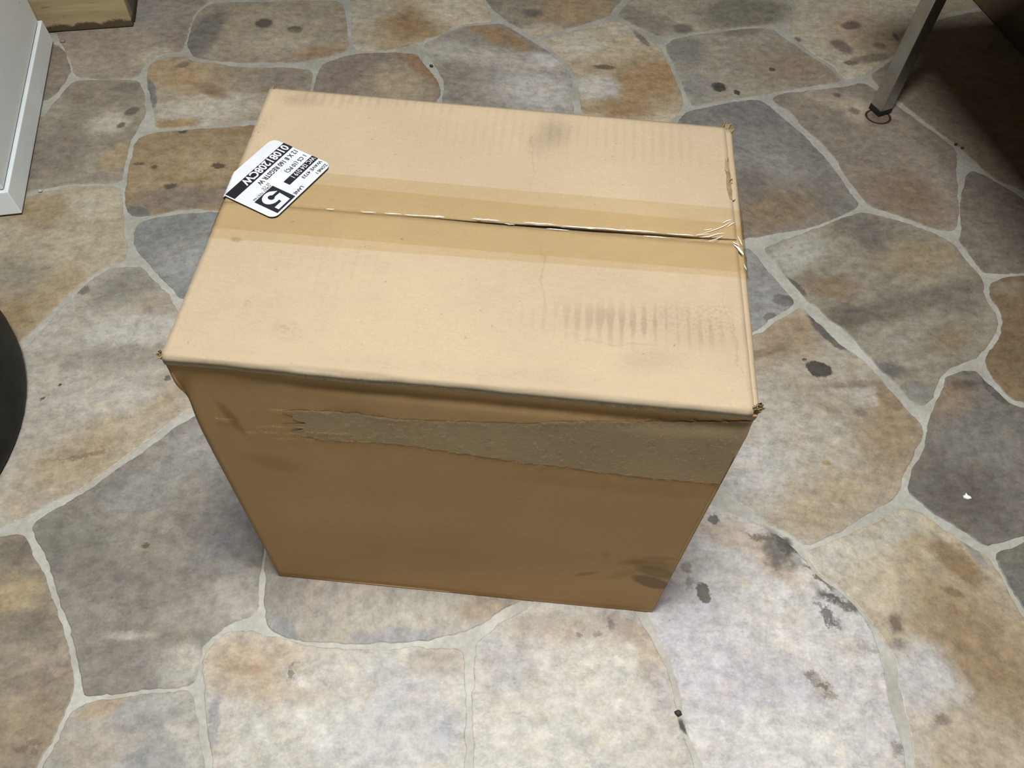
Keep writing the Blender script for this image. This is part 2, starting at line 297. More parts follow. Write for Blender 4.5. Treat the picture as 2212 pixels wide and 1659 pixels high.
stone([(155,1543),(187,1517),(274,1506),(335,1497),(405,1493),(416,1507),(425,1550),(433,1600),(438,1659),(445,1800),(70,1800),(90,1659),(124,1602),(145,1562)],
      (172,168,160),(180,175,166),[((215,1530,52,20,-20),(184,161,126),.35,1),((320,1560,70,40,0),(164,163,161),.7,1),((400,1590,40,50,0),(190,185,174),.5,1),((200,1600,60,50,0),(176,166,150),.8,1),((330,1640,60,30,0),(160,160,160),.7,1)],streak=-15)
stone([(72,1135),(105,1110),(187,1062),(246,1018),(303,982),(338,957),(388,920),(430,895),(520,880),(620,1000),(600,1120),(570,1170),(562,1230),(556,1290),(550,1328),(512,1340),(480,1356),(462,1371),(436,1398),(426,1432),(422,1470),(404,1483),(335,1486),(294,1489),(190,1503),(180,1497),(171,1432),(151,1345),(126,1285),(106,1201),(82,1168)],
      (140,134,124),(150,144,133),[((150,1180,80,60,0),(124,122,112),.8,1),((230,1245,110,42,10),(136,126,117),.7,1),((470,970,90,70,0),(166,164,160),.8,1),((510,1150,65,80,0),(142,142,144),.7,1),((500,1290,62,55,0),(180,174,163),.7,1),((385,1440,46,52,20),(194,190,180),.4,1),((315,1190,30,18,0),(152,143,126),.5,1),((395,1330,70,30,0),(162,154,142),.7,1),((250,1440,90,50,0),(142,134,126),.8,1),((300,1060,80,40,-30),(150,148,142),.8,1),((280,1372,50,9,0),(176,170,160),.5,1),((315,1178,8,5,0),(96,94,90),.4,.8),((530,1325,32,12,-10),(182,176,164),.4,1)],streak=-12)
stone([(-100,1165),(0,1160),(48,1155),(60,1173),(76,1208),(97,1251),(120,1315),(136,1365),(151,1415),(158,1465),(154,1505),(140,1539),(112,1595),(75,1659),(40,1800),(-200,1800)],
      (146,134,114),(154,142,121),[((15,1290,70,40,-15),(176,158,118),.7,1),((60,1340,60,28,10),(126,116,104),.7,1),((110,1440,40,40,0),(134,120,106),.45,1.2),((130,1425,25,30,0),(168,154,134),.4,1.2),((40,1190,40,32,0),(124,115,103),.7,1),((60,1420,50,30,0),(160,150,132),.7,1),((50,1560,80,50,0),(162,144,114),.8,1),((60,1615,26,10,0),(126,110,94),.5,1.3)],streak=-15)
stone([(300,577),(240,580),(203,600),(168,634),(132,668),(90,712),(55,752),(20,770),(-80,830),(-80,1150),(0,1138),(40,1122),(90,1095),(127,1077),(187,1047),(236,1010),(292,970),(335,938),(372,908),(412,878),(480,850),(470,740),(390,690),(370,645),(337,610),(308,582)],
      (170,163,150),(176,170,157),[((270,620,80,38,-15),(132,128,118),.6,1),((340,660,50,28,10),(158,144,124),.7,1),((290,715,120,32,-10),(184,182,174),.7,1),((260,770,140,24,0),(148,142,130),.7,1),((180,990,150,60,-30),(170,152,118),.75,1),((340,870,60,40,-30),(174,158,130),.7,1),((250,860,90,30,-8),(184,180,170),.7,1),((180,626,12,12,-40),(112,110,102),.2,.6),((120,860,60,40,0),(176,170,158),.8,1),((130,831,4,4,0),(52,50,46),.3,.3),((91,861,5,4,0),(90,84,74),.3,.3),((362,817,7,6,0),(100,98,94),.3,.6),((180,985,70,4,-10),(140,122,98),.6,1.2)],streak=-12)
stone([(30,428),(68,424),(100,413),(161,403),(254,403),(264,420),(265,468),(269,495),(273,540),(268,562),(232,574),(198,592),(160,624),(125,655),(84,697),(45,735),(10,760),(-80,790),(-80,430)],
      (158,148,123),(164,154,131),[((90,455,70,32,10),(138,121,88),.7,1),((20,690,90,55,-40),(138,115,78),.75,1),((30,595,60,44,0),(130,122,104),.7,1),((210,445,55,36,0),(172,164,142),.7,1),((130,620,60,30,-40),(156,138,104),.7,1),((180,520,60,30,-20),(166,156,132),.8,1)],streak=-20)
stone([(284,335),(290,312),(300,298),(321,288),(368,283),(435,279),(502,275),(545,268),(620,280),(600,400),(520,450),(462,453),(418,450),(385,454),(335,465),(286,468),(272,446),(271,411),(276,378),(280,358)],
      (140,120,89),(148,128,98),[((400,428,120,26,-5),(122,111,99),.6,1),((430,350,70,28,0),(154,135,102),.8,1),((395,284,9,5,0),(74,68,60),.3,.6),((472,358,15,6,5),(80,70,58),.25,.6),((368,402,16,6,-5),(84,76,66),.3,.6),((300,458,26,12,20),(104,100,98),.15,.5),((300,354,14,3,0),(98,84,66),.4,.8),((333,361,7,4,0),(92,78,62),.4,.8)])
stone([(290,500),(296,487),(312,477),(351,469),(401,461),(468,458),(540,465),(560,560),(470,640),(392,645),(372,622),(338,588),(318,563),(304,553),(296,535),(290,512)],
      (128,130,128),(138,139,137),[((360,500,60,24,-10),(124,127,127),.7,1),((400,570,50,40,-20),(150,150,148),.7,1)],streak=-25)

def grain(k, colr, angle, spec=True):
    """fine stone grain: crusty flakes, streaks, speckle and small dark pits over a ground colour"""
    fine = k.noise(230, 4, .62)
    mid = k.noise(62, 7, .72)
    mp = k.mapping(k.pos(), (0, 0, 0), (0, 0, angle), (1, .62, 1))
    st = k.noise(32, 6, .70, vec=mp)
    big = k.noise(15, 5, .65)
    v = k.math('ADD', k.math('MULTIPLY_ADD', fine, .44, .78), k.ramp01(mid, .33, .67, -.15, .15))
    v = k.math('ADD', v, k.ramp01(st, .36, .64, -.11, .11))
    v = k.math('ADD', v, k.math('MULTIPLY_ADD', big, .36, -.18))
    flake = k.noise(44, 8, .74, vec=mp)
    v = k.math('ADD', v, k.ramp01(flake, .555, .60, 0, .13))
    v = k.math('SUBTRACT', v, k.ramp01(flake, .43, .39, 0, .13))
    colr = k.mix(1.0, colr, k.rgb_from(v), 'MULTIPLY')
    tint = k.noise(27, 5, .65)
    colr = k.mix(k.ramp01(tint, .48, .66, 0, .55), colr, k.mix(1.0, colr, (1.07, .99, .87), 'MULTIPLY'))
    colr = k.mix(k.ramp01(tint, .50, .34, 0, .45), colr, k.mix(1.0, colr, (.985, 1.0, 1.025), 'MULTIPLY'))
    pit = k.noise(190, 3, .55)
    pitm = k.math('MULTIPLY', k.ramp01(pit, .66, .72, 0, .6), k.ramp01(st, .54, .42))
    colr = k.mix(pitm, colr, k.mix(1.0, colr, (.45, .43, .41), 'MULTIPLY'))
    h = k.math('ADD', k.math('MULTIPLY', fine, .4), k.math('ADD', k.math('MULTIPLY', st, .7), k.math('MULTIPLY', mid, .7)))
    k.bump(h, .30, .0015)
    k.b.inputs['Roughness'].default_value = .48
    k.b.inputs['Specular IOR Level'].default_value = .34
    return colr

def stone_material(d, idx):
    k = NT('stone_%02d' % idx)
    P = d['p']; w = []
    cx = float(np.clip(np.mean([q[0] for q in P]), 0, 2212)); cy = float(np.clip(np.mean([q[1] for q in P]), 0, 1659))
    if cx > 2010 and cy < 520: at = fl(1950, 330)
    else: at = fl(cx, cy)
    a = own_colour(d['a'], at); b = own_colour(d['b'], at)
    n = k.noise(9, 6, .66)
    c = k.mix(k.ramp01(n, .38, .62), a, b)
    wv = {}
    def warp(r):
        key = round(r, 1)
        if key not in wv: wv[key] = k.warp({.3: 190, 1.0: 20}.get(key, 45 if r > 1.1 else 60), {.3: .017}.get(key, .042 * r), 8, .72)
        return wv[key]
    for (px, rgb, soft, rag) in d['q']:
        pc = own_colour(rgb, fl(px[0], px[1]))
        small = min(px[2], px[3]) < 14 and rag <= 1.0
        m = k.blob(warp(.3 if small else rag), 'floor', px, soft, strength=.95 if small or soft < .35 else .86)
        c = k.mix(m, c, pc)
    for (px, rgb, wd) in d.get('ring', []):
        c = k.mix(k.blob(k.pos(), 'floor', px, .5, ring=wd), c, own_colour(rgb, fl(px[0], px[1])))
    c = grain(k, c, math.radians(-d['s']) + .09)
    k.l(c, k.b.inputs['Base Color'])
    return k.m

# grout bed
kg = NT('grout')
n1 = kg.noise(14, 5); n2 = kg.noise(140, 3)
cg = kg.mix(kg.ramp01(n1, .3, .7), (.35, .332, .282), (.462, .444, .39))
cg = kg.mix(kg.ramp01(kg.noise(17, 7, .7), .47, .62, 0, .5), cg, (.33, .30, .25))
cg = kg.mix(1.0, cg, kg.rgb_from(kg.math('MULTIPLY_ADD', n2, .5, .75)), 'MULTIPLY')
wg = kg.warp(30, .02, 5)
for px, rgb, soft in (((1456,1545,6,9,0),(70,68,62),.3), ((1474,1568,6,18,-25),(70,68,62),.5), ((1720,1208,20,10,40),(110,106,98),.5),
                      ((1668,1150,22,10,30),(150,150,148),.6), ((1700,1175,14,12,0),(100,98,92),.5)):
    cg = kg.mix(kg.blob(wg, 'floor', px, soft), cg, own_colour(rgb, fl(px[0], px[1])))
kg.l(cg, kg.b.inputs['Base Color']); kg.b.inputs['Roughness'].default_value = .55
kg.b.inputs['Specular IOR Level'].default_value = .4
kg.bump(n2, .2, .001)
GZ = -0.0022
bmf = bmesh.new()
add_box(bmf, (-4.2, -3.2, GZ - .06), (9.6, 0, 0), (0, 9.4, 0), (0, 0, .06))
floor = bm_obj('floor', bmf, kg.m); tag(floor, kind='structure')

def chaikin(P, it=1, r=.22):
    P = [np.asarray(p, float) for p in P]
    for _ in range(it):
        Q = []
        for i in range(len(P)):
            a, b = P[i], P[(i + 1) % len(P)]
            Q += [a * (1 - r) + b * r, a * r + b * (1 - r)]
        P = Q
    return P
def resample(P, step):
    out = []
    for i in range(len(P)):
        a, b = P[i], P[(i + 1) % len(P)]
        L = np.linalg.norm(b - a); n = max(1, int(round(L / step)))
        out += [a + (b - a) * t / n for t in range(n)]
    return out
def area(P):
    return .5 * sum(P[i][0] * P[(i + 1) % len(P)][1] - P[(i + 1) % len(P)][0] * P[i][1] for i in range(len(P)))
def wobble(P, amp, f, seed):
    n = len(P); out = []
    for i in range(n):
        t = P[(i + 1) % n] - P[i - 1]; t = t / (np.linalg.norm(t) + 1e-9); nn = np.array([t[1], -t[0]])
        w = mnoise.fractal(Vector((P[i][0] * f, P[i][1] * f, seed)), 1.0, 2.0, 3)
        out.append(P[i] + nn * w * amp)
    return out
def stone_mesh(P, mat, step=.011, amp=.0055, seed=0.0):
    P = [np.array([p[0], p[1]]) for p in P]
    if area(P) < 0: P = P[::-1]
    P = wobble(resample(chaikin(P, 2, .17), step), amp, 14, seed)
    P = wobble(P, .0032, 70, seed + 3)
    n = len(P); inn = []; out_ = []
    for i in range(n):
        t = P[(i + 1) % n] - P[i - 1]; t = t / (np.linalg.norm(t) + 1e-9)
        inn.append(P[i] + np.array([-t[1], t[0]]) * .0006); out_.append(P[i] - np.array([-t[1], t[0]]) * .0022)
    P = out_
    vs = [(p[0], p[1], GZ - .002) for p in P] + [(p[0], p[1], GZ + .0008) for p in P] + [(p[0], p[1], 0.0) for p in inn]
    fs = []
    for r in (0, n):
        fs += [(r + i, r + (i + 1) % n, r + n + (i + 1) % n, r + n + i) for i in range(n)]
    fs.append(tuple(range(2 * n, 3 * n)))
    return obj('stone', vs, fs, mat, floor)

traced = []
for i, d in enumerate(ST):
    W2 = [fl(u, v)[:2] for u, v in d['p']]
    stone_mesh(W2, stone_material(d, i), seed=i * 1.7)
    traced.append(np.array([p for p in resample([np.asarray(q) for q in W2], .09)]))

# the paving goes on beyond what the photograph shows
def inside(p, poly):
    x, y = p; c = False; n = len(poly)
    for i in range(n):
        x1, y1 = poly[i]; x2, y2 = poly[(i + 1) % n]
        if (y1 > y) != (y2 > y) and x < (x2 - x1) * (y - y1) / (y2 - y1) + x1: c = not c
    return c
allpts = np.concatenate(traced)
seeds = []
for gap_min, near, tries in ((.50, .20, 900), (.30, .115, 1500)):
    for _ in range(tries):
        p = np.array([random.uniform(-3.6, 4.8), random.uniform(-2.6, 5.4)])
        if -.02 < p[0] < 1.02 and -.02 < p[1] < .74: continue
        if seeds and min(np.linalg.norm(q - p) for q in seeds) < gap_min: continue
        if np.min(np.linalg.norm(allpts - p, axis=1)) < near: continue
        if any(inside(p, t) for t in traced): continue
        seeds.append(p)
def clip(poly, n, c):
    out = []
    for i in range(len(poly)):
        a, b = poly[i], poly[(i + 1) % len(poly)]
        da, db = a @ n - c, b @ n - c
        if da <= 0: out.append(a)
        if (da < 0) != (db < 0) and abs(da - db) > 1e-12: out.append(a + (b - a) * da / (da - db))
    return out
generic = []
for gi, (a, b) in enumerate((((.36, .33, .28), (.42, .38, .31)), ((.33, .32, .30), (.39, .38, .35)), ((.42, .33, .22), (.47, .40, .29)), ((.47, .45, .40), (.42, .39, .33)))):
    k = NT('stone_far_%d' % gi)
    c = k.mix(k.ramp01(k.noise(7, 6, .66), .36, .64), a, b)
    k.l(grain(k, c, .3 * gi), k.b.inputs['Base Color']); generic.append(k.m)
for si, p in enumerate(seeds):
    poly = [p + np.array(q) for q in ((-.7, -.7), (.7, -.7), (.7, .7), (-.7, .7))]
    for q in seeds:
        dq = q - p; L = np.linalg.norm(dq)
        if 0 < L < 1.5:
            n = dq / L; poly = clip(poly, n, n @ ((p + q) / 2) - .013)
    dist = np.linalg.norm(allpts - p, axis=1)
    for j in np.argsort(dist)[:160]:
        if dist[j] > 1.2: break
        n = (allpts[j] - p) / dist[j]; poly = clip(poly, n, n @ allpts[j] - .026)
        if len(poly) < 3: break
    if len(poly) >= 3 and abs(area(poly)) > .012:
        stone_mesh(poly, random.choice(generic), step=.05, amp=.008, seed=50 + si)

# ================================================================== CARDBOARD BOX
def card_material(name, base, plane):
    k = NT(name)
    n = k.noise(5.5, 5, .6); fib = k.noise(330, 3, .6)
    mp = k.mapping(k.pos(), (0, 0, 0), (0, 0, 0), (1, .12, .12)); fl_n = k.noise(60, 3, .5, vec=mp)
    mp2 = k.mapping(k.pos(), (0, 0, 0), (0, 0, 0), (.12, 1, 1)); fh = k.noise(420, 3, .6, vec=mp2)
    b = np.array(base)
    c = k.mix(k.ramp01(n, .35, .65), tuple(b * .95), tuple(b * 1.05))
    v = k.math('ADD', k.math('MULTIPLY_ADD', fib, .20, .90), k.math('MULTIPLY_ADD', fl_n, .12, -.06))
    v = k.math('ADD', v, k.math('MULTIPLY_ADD', fh, .18, -.09))
    c = k.mix(1.0, c, k.rgb_from(v), 'MULTIPLY')
    speck = k.noise(190, 2, .5)
    c = k.mix(k.ramp01(speck, .73, .78, 0, .5), c, tuple(b * .45))
    k.b.inputs['Roughness'].default_value = .78; k.b.inputs['Specular IOR Level'].default_value = .18
    k.bump(k.math('ADD', fib, fh), .10, .0006)
    return k, c, fl_n, fib
KRAFT = (0.315, 0.241, 0.157); KRAFT_BODY_LIFTED = (0.515, 0.330, 0.155)  # one board; body colour lifted and warmed to offset shade on its front

def flap_material():
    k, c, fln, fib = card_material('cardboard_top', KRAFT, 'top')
    # flutes of the board printed through as faint ribs
    sx = k.n('ShaderNodeSeparateXYZ'); k.l(k.pos(), sx.inputs[0])
    rib = k.math('SINE', k.math('MULTIPLY', sx.outputs[0], 2 * math.pi / .0098))
    wig = k.noise(18, 4, .6)
    w = k.warp(26, .03, 5)
    def dirt(px, soft, amt, colr, ribs=False, speckle=False):
        nonlocal c
        m = k.blob(w, 'top', px, soft, strength=amt)
        if ribs: m = k.math('MULTIPLY', m, k.ramp01(k.math('ADD', rib, k.math('MULTIPLY_ADD', wig, 6.5, -3.3)), -.2, 1.0, .12, 1.0))
        if speckle: m = k.math('MULTIPLY', m, k.ramp01(fib, .42, .62))
        c = k.mix(m, c, k.mix(1.0, c, colr, 'MULTIPLY'))
    g = (.62, .62, .66)
    dirt((1390, 700, 190, 34, 4), .9, .60, (.62, .61, .66), True)
    dirt((1450, 690, 130, 40, 0), .8, .5, (.7, .7, .74), False, True)
    dirt((1188, 290, 34, 36, 20), .8, .55, (.60, .60, .63))
    dirt((760, 212, 240, 15, 5), .9, .36, (.66, .64, .62), True)
    dirt((650, 215, 40, 12, 0), .9, .5, (.62, .60, .6))
    dirt((625, 715, 30, 18, 10), .8, .45, (.58, .58, .60), False, True)
    dirt((516, 520, 14, 6, 0), .5, .5, (.5, .48, .46))
    dirt((530, 655, 22, 9, -35), .6, .5, (.66, .56, .42), False, True)
    dirt((1400, 780, 60, 24, 0), .9, .4, (.72, .70, .72))
    dirt((1010, 800, 380, 16, 5), .8, .35, (.74, .72, .74), False, True)
    dirt((1560, 700, 40, 60, 10), .9, .35, (.74, .72, .72), False, True)
    dirt((1280, 300, 300, 40, 4), .9, .35, (.80, .78, .76), True)
    dirt((700, 570, 120, 70, 0), .9, .15, (.8, .78, .75), True)
    dirt((560, 270, 14, 40, 20), .8, .4, (.66, .62, .6), False, True)
    for px in ((1172, 600, 2.2, 70, 2), (1151, 330, 2.0, 60, 3), (1584, 740, 1.6, 110, -3), (1340, 738, 90, 1.6, 4)):
        dirt(px, .6, .4, (.78, .72, .66))  # creases and score lines, their shade drawn as thin dark strokes
    # pulp rubbed bare along the front fold
    zz = k.math('ADD', sx.outputs[2], k.math('MULTIPLY_ADD', k.noise(14, 5), .010, -.005))
    m = k.ramp01(zz, (BH - .0035) * S, (BH - .010) * S, 0, .85)
    m = k.math('MULTIPLY', m, k.ramp01(sx.outputs[1], .012 * S, .006 * S))
    m = k.math('MULTIPLY', m, k.ramp01(k.noise(120, 5, .7), .34, .60, .45, 1))
    c = k.mix(m, c, k.mix(k.noise(9, 3), (.36, .30, .22), (.46, .36, .245)))
    k.l(c, k.b.inputs['Base Color'])
    return k.m
def body_material():
    k, c, fln, fib = card_material('cardboard_body_lifted', KRAFT_BODY_LIFTED, 'front')
    w = k.warp(16, .02, 4, .55); w2 = k.warp(40, .008, 4)
    def dirt(px, soft, amt, colr, ww=None, speckle=False):
        nonlocal c
        m = k.blob(ww or w, 'front', px, soft, strength=amt)
        if speckle: m = k.math('MULTIPLY', m, k.ramp01(fib, .42, .62))
        c = k.mix(m, c, k.mix(1.0, c, colr, 'MULTIPLY'))
    dirt((600, 810, 180, 34, 6), .9, .5, (.66, .66, .62))
    dirt((770, 900, 60, 20, 8), .8, .6, (.62, .62, .60))
    dirt((500, 905, 40, 9, 48), .7, .7, (.50, .48, .44))
    dirt((590, 1000, 60, 14, 10), .8, .5, (.70, .68, .64))
    dirt((1340, 1052, 220, 12, 6), .8, .4, (.72, .70, .66))
    dirt((900, 1195, 420, 36, 4), .9, .45, (.80, .80, .76))
    dirt((1000, 1270, 400, 14, 5), .9, .3, (1.16, 1.12, 1.08))
    dirt((1560, 1050, 22, 9, 10), .6, .6, (.6, .6, .56))
    # hand print low at the right
    dirt((1408, 1258, 40, 12, 20), .22, .85, (.46, .49, .56), w2)
    dirt((1418, 1236, 44, 11, 16), .3, .7, (.52, .54, .60), w2)
    dirt((1410, 1218, 50, 10, 10), .5, .6, (.62, .62, .64), w2)
    dirt((1365, 1215, 30, 5, -4), .5, .5, (.64, .62, .60), w2)
    dirt((1345, 1240, 34, 7, -14), .5, .45, (.70, .68, .64), w2)
    dirt((1267, 1238, 26, 3.5, -6), .5, .6, (.58, .56, .52), w2)
    dirt((1310, 1197, 9, 7, 0), .5, .5, (.72, .70, .66), w2)
    dirt((1430, 1206, 34, 4, 6), .5, .5, (.66, .64, .62), w2)
    # scuffed line just under the front fold
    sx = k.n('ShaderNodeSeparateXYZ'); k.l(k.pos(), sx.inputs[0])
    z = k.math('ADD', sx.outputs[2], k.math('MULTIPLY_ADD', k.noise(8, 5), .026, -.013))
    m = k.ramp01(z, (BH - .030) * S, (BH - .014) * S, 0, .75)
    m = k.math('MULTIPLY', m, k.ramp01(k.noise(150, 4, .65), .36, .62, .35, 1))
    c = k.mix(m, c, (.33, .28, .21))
    k.l(c, k.b.inputs['Base Color'])
    return k.m
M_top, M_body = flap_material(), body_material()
BOX = empty('cardboard_box', (BW / 2, BD / 2, 0))
tag(BOX, 'large tan cardboard carton taped shut with white shipping label, standing on stone floor', 'box')

# the crushed fold at the top left of the front
C0, C1 = fr(368, 800), fr(426, 975)
def crush(x, z):
    a = np.array([C0[0], C0[2]]); b = np.array([C1[0], C1[2]]); d = b - a; L = np.linalg.norm(d); d = d / L
    r = np.array([x, z]) - a; t = (r @ d) / L; s = r @ np.array([-d[1], d[0]])
    if d[0] * 0 - d[1] * 1 < 0: s = -s
    m = max(0.0, 1 - abs(2 * t - 1) ** 2.2) if 0 < t < 1 else 0.0
    bow = s + .012 * math.sin(math.pi * min(max(t, 0), 1))
    return m * (-.006 * math.exp(-(bow / .010) ** 2) + .012 * math.exp(-((bow - .020) / .0085) ** 2))
def front_y(x, z):
    y = .0045 * math.sin(math.pi * x) * math.sin(math.pi * z) * -.6
    y += .0020 * mnoise.noise(Vector((x * 3.1, z * 2.7, 1.5)))
    e = min(1.0, min(x, 1 - x) / .05); y *= e
    # board pulled in a little just under the fold
    y += .006 * math.exp(-((z - .955) / .018) ** 2) * min(1, max(0, (x - .12) / .2)) 
    return y + crush(x, z)
xs = np.linspace(0, BW, 91); zs = np.concatenate([np.linspace(.003, .72, 26), np.linspace(.73, BH - .018, 44)])
ysd = np.linspace(0, BD, 30)
vs, fs = grid_mesh(xs, zs, lambda x, z: (x, front_y(x, z), z))
def addp(v, f):
    o = len(vs); vs.extend(v); fs.extend([tuple(i + o for i in q) for q in f])
def side_y(x, y, z):
    return y + front_y(x, z) * max(0, 1 - y / .06)
v, f = grid_mesh(ysd, zs, lambda y, z: (BW + .002 * math.sin(z * 6) * math.sin(math.pi * y / BD), side_y(1, y, z), z)); addp(v, f)
v, f = grid_mesh(xs[::5][::-1], zs, lambda x, z: (x, BD, z)); addp(v, f)
v, f = grid_mesh(ysd[::-1], zs, lambda y, z: (.002 * math.sin(z * 5) * math.sin(math.pi * y / BD), side_y(0, y, z), z)); addp(v, f)
addp([(0, 0, .003), (BW, 0, .003), (BW, BD, .003), (0, BD, .003)], [(3, 2, 1, 0)])
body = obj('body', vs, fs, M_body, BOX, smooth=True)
md = body.modifiers.new('board', 'SOLIDIFY'); md.thickness = .006 * S; md.offset = -1

# outer flaps meet along the middle, the gap opens to the right
g0, g1 = fl(640, 446, BH), fl(1590, 522, BH)
def seam(x): return g0[1] + (g1[1] - g0[1]) * (x - g0[0]) / (g1[0] - g0[0]) + .0015 * mnoise.noise(Vector((x * 9, 0, 3)))
def gap(x): return .0009 + .0135 * min(1, max(0, (x - .20) / .62)) ** 1.25
def dip(x, y):
    return -.0018 * (.5 + .5 * math.tanh((.625 - x) / .008)) * math.sin(math.pi * min(1, max(0, y / BD))) + .0012 * mnoise.noise(Vector((x * 4, y * 4, .2)))
TH = .006
def right_edge(y): return BW - .0105 - .005 * (y / BD) + .0012 * mnoise.noise(Vector((0, y * 30, 4)))
def left_edge(y): return .0012 + .003 * max(0, mnoise.noise(Vector((2, y * 22, 4)))) + .0015 * mnoise.noise(Vector((5, y * 90, 1)))
def flap(front):
    N = 110
    R = .012
    prof = []
    if front:
        for a in np.linspace(-10, 90, 7):
            aa = math.radians(a); prof.append((R - R * math.cos(aa) - .0042, BH - R + R * math.sin(aa)))
        prof[0] = (-.0042, BH - .024)
        ny = 30
    else:
        ny = 30
    verts = []; rows = []
    for i in range(N + 1):
        t = i / N
        row = []
        if front:
            for (y, z) in prof:
                x = left_edge(0) + (right_edge(0) - left_edge(0)) * t
                zz = z - (.004 * mnoise.noise(Vector((x * 5, 0, 9))) + .002 * mnoise.noise(Vector((x * 24, 0, 2)))) * (1 if z < BH - .001 else 0)
                row.append((x, y + .0008 * mnoise.noise(Vector((x * 17, z * 40, 5))), zz))
            y0 = prof[-1][0]
            for j in range(1, ny + 1):
                q = j / ny
                xg = .003 + (BW - .016) * t
                ye = seam(xg) - gap(xg) / 2
                y = y0 + (ye - y0) * q
                x = left_edge(y) + (right_edge(y) - left_edge(y)) * t
                row.append((x, y, BH + dip(x, y)))
        else:
            for j in range(ny + 1):
                q = j / ny
                xg = .003 + (BW - .016) * t
                ys_ = seam(xg) + gap(xg) / 2
                y = ys_ + (BD - .002 - ys_) * q
                x = left_edge(y) + (right_edge(y) - left_edge(y)) * t
                row.append((x, y, BH + dip(x, y) - (.004 if j == ny else 0)))
            row.append((row[-1][0], BD + .0005, BH - .02))
        rows.append(row)
    m = len(rows[0]); verts = [p for r in rows for p in r]
    faces = [(i * m + j, (i + 1) * m + j, (i + 1) * m + j + 1, i * m + j + 1) for i in range(N) for j in range(m - 1)]
    o = obj('flap', verts, faces, M_top, BOX, smooth=True)
    md = o.modifiers.new('board', 'SOLIDIFY'); md.thickness = TH * S; md.offset = -1
    return o
flap(True); flap(False)
# inner flaps fold in from the ends; the right one shows as a narrow lip
for side in (0, 1):
    prof = [(0, BH - .030)] + [(.010 - .010 * math.cos(a), BH - .0085 - .010 + .010 * math.sin(a)) for a in np.radians([0, 20, 45, 70, 90])] + [(.10, BH - .0095), (.34, BH - .012)]
    if side: prof = [(p[0], p[1] + .0045 if p[0] < .05 else p[1]) for p in prof]
    vs2, fs2 = [], []
    yy = np.linspace(.007, BD - .007, 40)
    for y in yy:
        for (x, z) in prof:
            xx = x - .0022 + .002 * mnoise.noise(Vector((side * 7, y * 7, z * 3)))
            vs2.append(((BW - xx) if side else xx, y, z))
    m = len(prof)
    for i in range(len(yy) - 1):
        for j in range(m - 1):
            q = (i * m + j, (i + 1) * m + j, (i + 1) * m + j + 1, i * m + j + 1)
            fs2.append(q[::-1] if side == 0 else q)
    o = obj('inner_flap', vs2, fs2, M_top, BOX, smooth=True)
    md = o.modifiers.new('board', 'SOLIDIFY'); md.thickness = .004 * S; md.offset = -1 if side else -1

# burst corners showing the rolled flute paper
M_flute = plain('flute_paper', (.27, .20, .105), .85, spec=.1, mott=.3, scale=160)
M_dark = plain('dark_board', (.10, .07, .04), .9, spec=.1)
def roll(p, axis, r, turns, L, sd):
    rnd = random.Random(sd); axis = np.asarray(axis, float); axis /= np.linalg.norm(axis)
    u = np.cross(axis, [0, 0, 1.0]); u /= np.linalg.norm(u); w = np.cross(axis, u)
    n = 26; vv, ff = [], []
    for i in range(n):
        a = turns * 2 * math.pi * i / (n - 1); rr = r * (.35 + .65 * i / (n - 1)) * (1 + .25 * rnd.uniform(-1, 1))
        c = np.asarray(p) + u * rr * math.cos(a) + w * rr * math.sin(a)
        vv += [tuple(c), tuple(c + axis * L * (1 + .4 * rnd.uniform(-1, 1)))]
    ff = [(2 * i, 2 * i + 2, 2 * i + 3, 2 * i + 1) for i in range(n - 1)]
    return vv, ff
def crumple(name, parts, mat):
    vv, ff = [], []
    for a, b in parts:
        o = len(vv); vv += a; ff += [tuple(i + o for i in q) for q in b]
    o = obj(name, vv, ff, mat, BOX)
    md = o.modifiers.new('paper', 'SOLIDIFY'); md.thickness = .0012 * S; md.offset = 0
    return o
crumple('torn_corner', [roll((BW - .004, .008, BH - .012), (.2, -.25, 1), .0075, 1.7, .014, 1), roll((BW - .009, .006, BH - .012), (0, -.2, 1), .004, 1.3, .012, 2)], M_flute)
crumple('torn_corner', [roll((BW - .012, BD - .004, BH - .010), (.2, .25, 1), .0075, 1.6, .013, 3), roll((BW - .004, BD - .012, BH - .010), (.3, 0, 1), .005, 1.4, .012, 4)], M_flute)
crumple('torn_corner', [roll((.001, .006, BH - .013), (-.2, -.3, 1), .008, 1.5, .010, 5)], M_flute)
crumple('torn_corner', [roll((.010, BD - .002, BH - .012), (.1, -.1, 1), .006, 1.3, .010, 6)], M_flute)

# long tear in the top right edge: a dark hollow with lifted paper
def strip(pts, z, name, mat, lift=0):
    L = [fl(u - w, v, z) for u, v, w in pts]; Rr = [fl(u + w, v, z) for u, v, w in pts]
    n = len(pts); vv = [tuple(p) for p in L] + [tuple(p + np.array([0, 0, lift * math.sin(math.pi * i / (n - 1))])) for i, p in enumerate(Rr)]
    return obj(name, vv, [(i, i + n, i + n + 1, i + 1) for i in range(n - 1)], mat, BOX)
slit = [(1573, 338, .4), (1572, 352, 3), (1571, 366, 4.2), (1574, 378, 4.5), (1574, 392, 5), (1575, 406, 5), (1578, 420, 4.5), (1580, 430, 3)]
strip(slit, BH + .0012, 'torn_slit', plain('torn_board', (.17, .115, .06), .9, spec=.1, mott=.3, scale=120))
M_tan = plain('peeled_paper', (.34, .26, .17), .8, spec=.15)
strip([(1567, 340, .3), (1568, 355, 1.2), (1567, 366, 1.4), (1572, 370, 1)], BH + .0016, 'peeled_paper', M_tan, .006)
strip([(1572, 396, .5), (1576, 392, 1.4), (1580, 391, 1.8), (1583, 393, .6)], BH + .0020, 'peeled_paper', M_tan, .007)
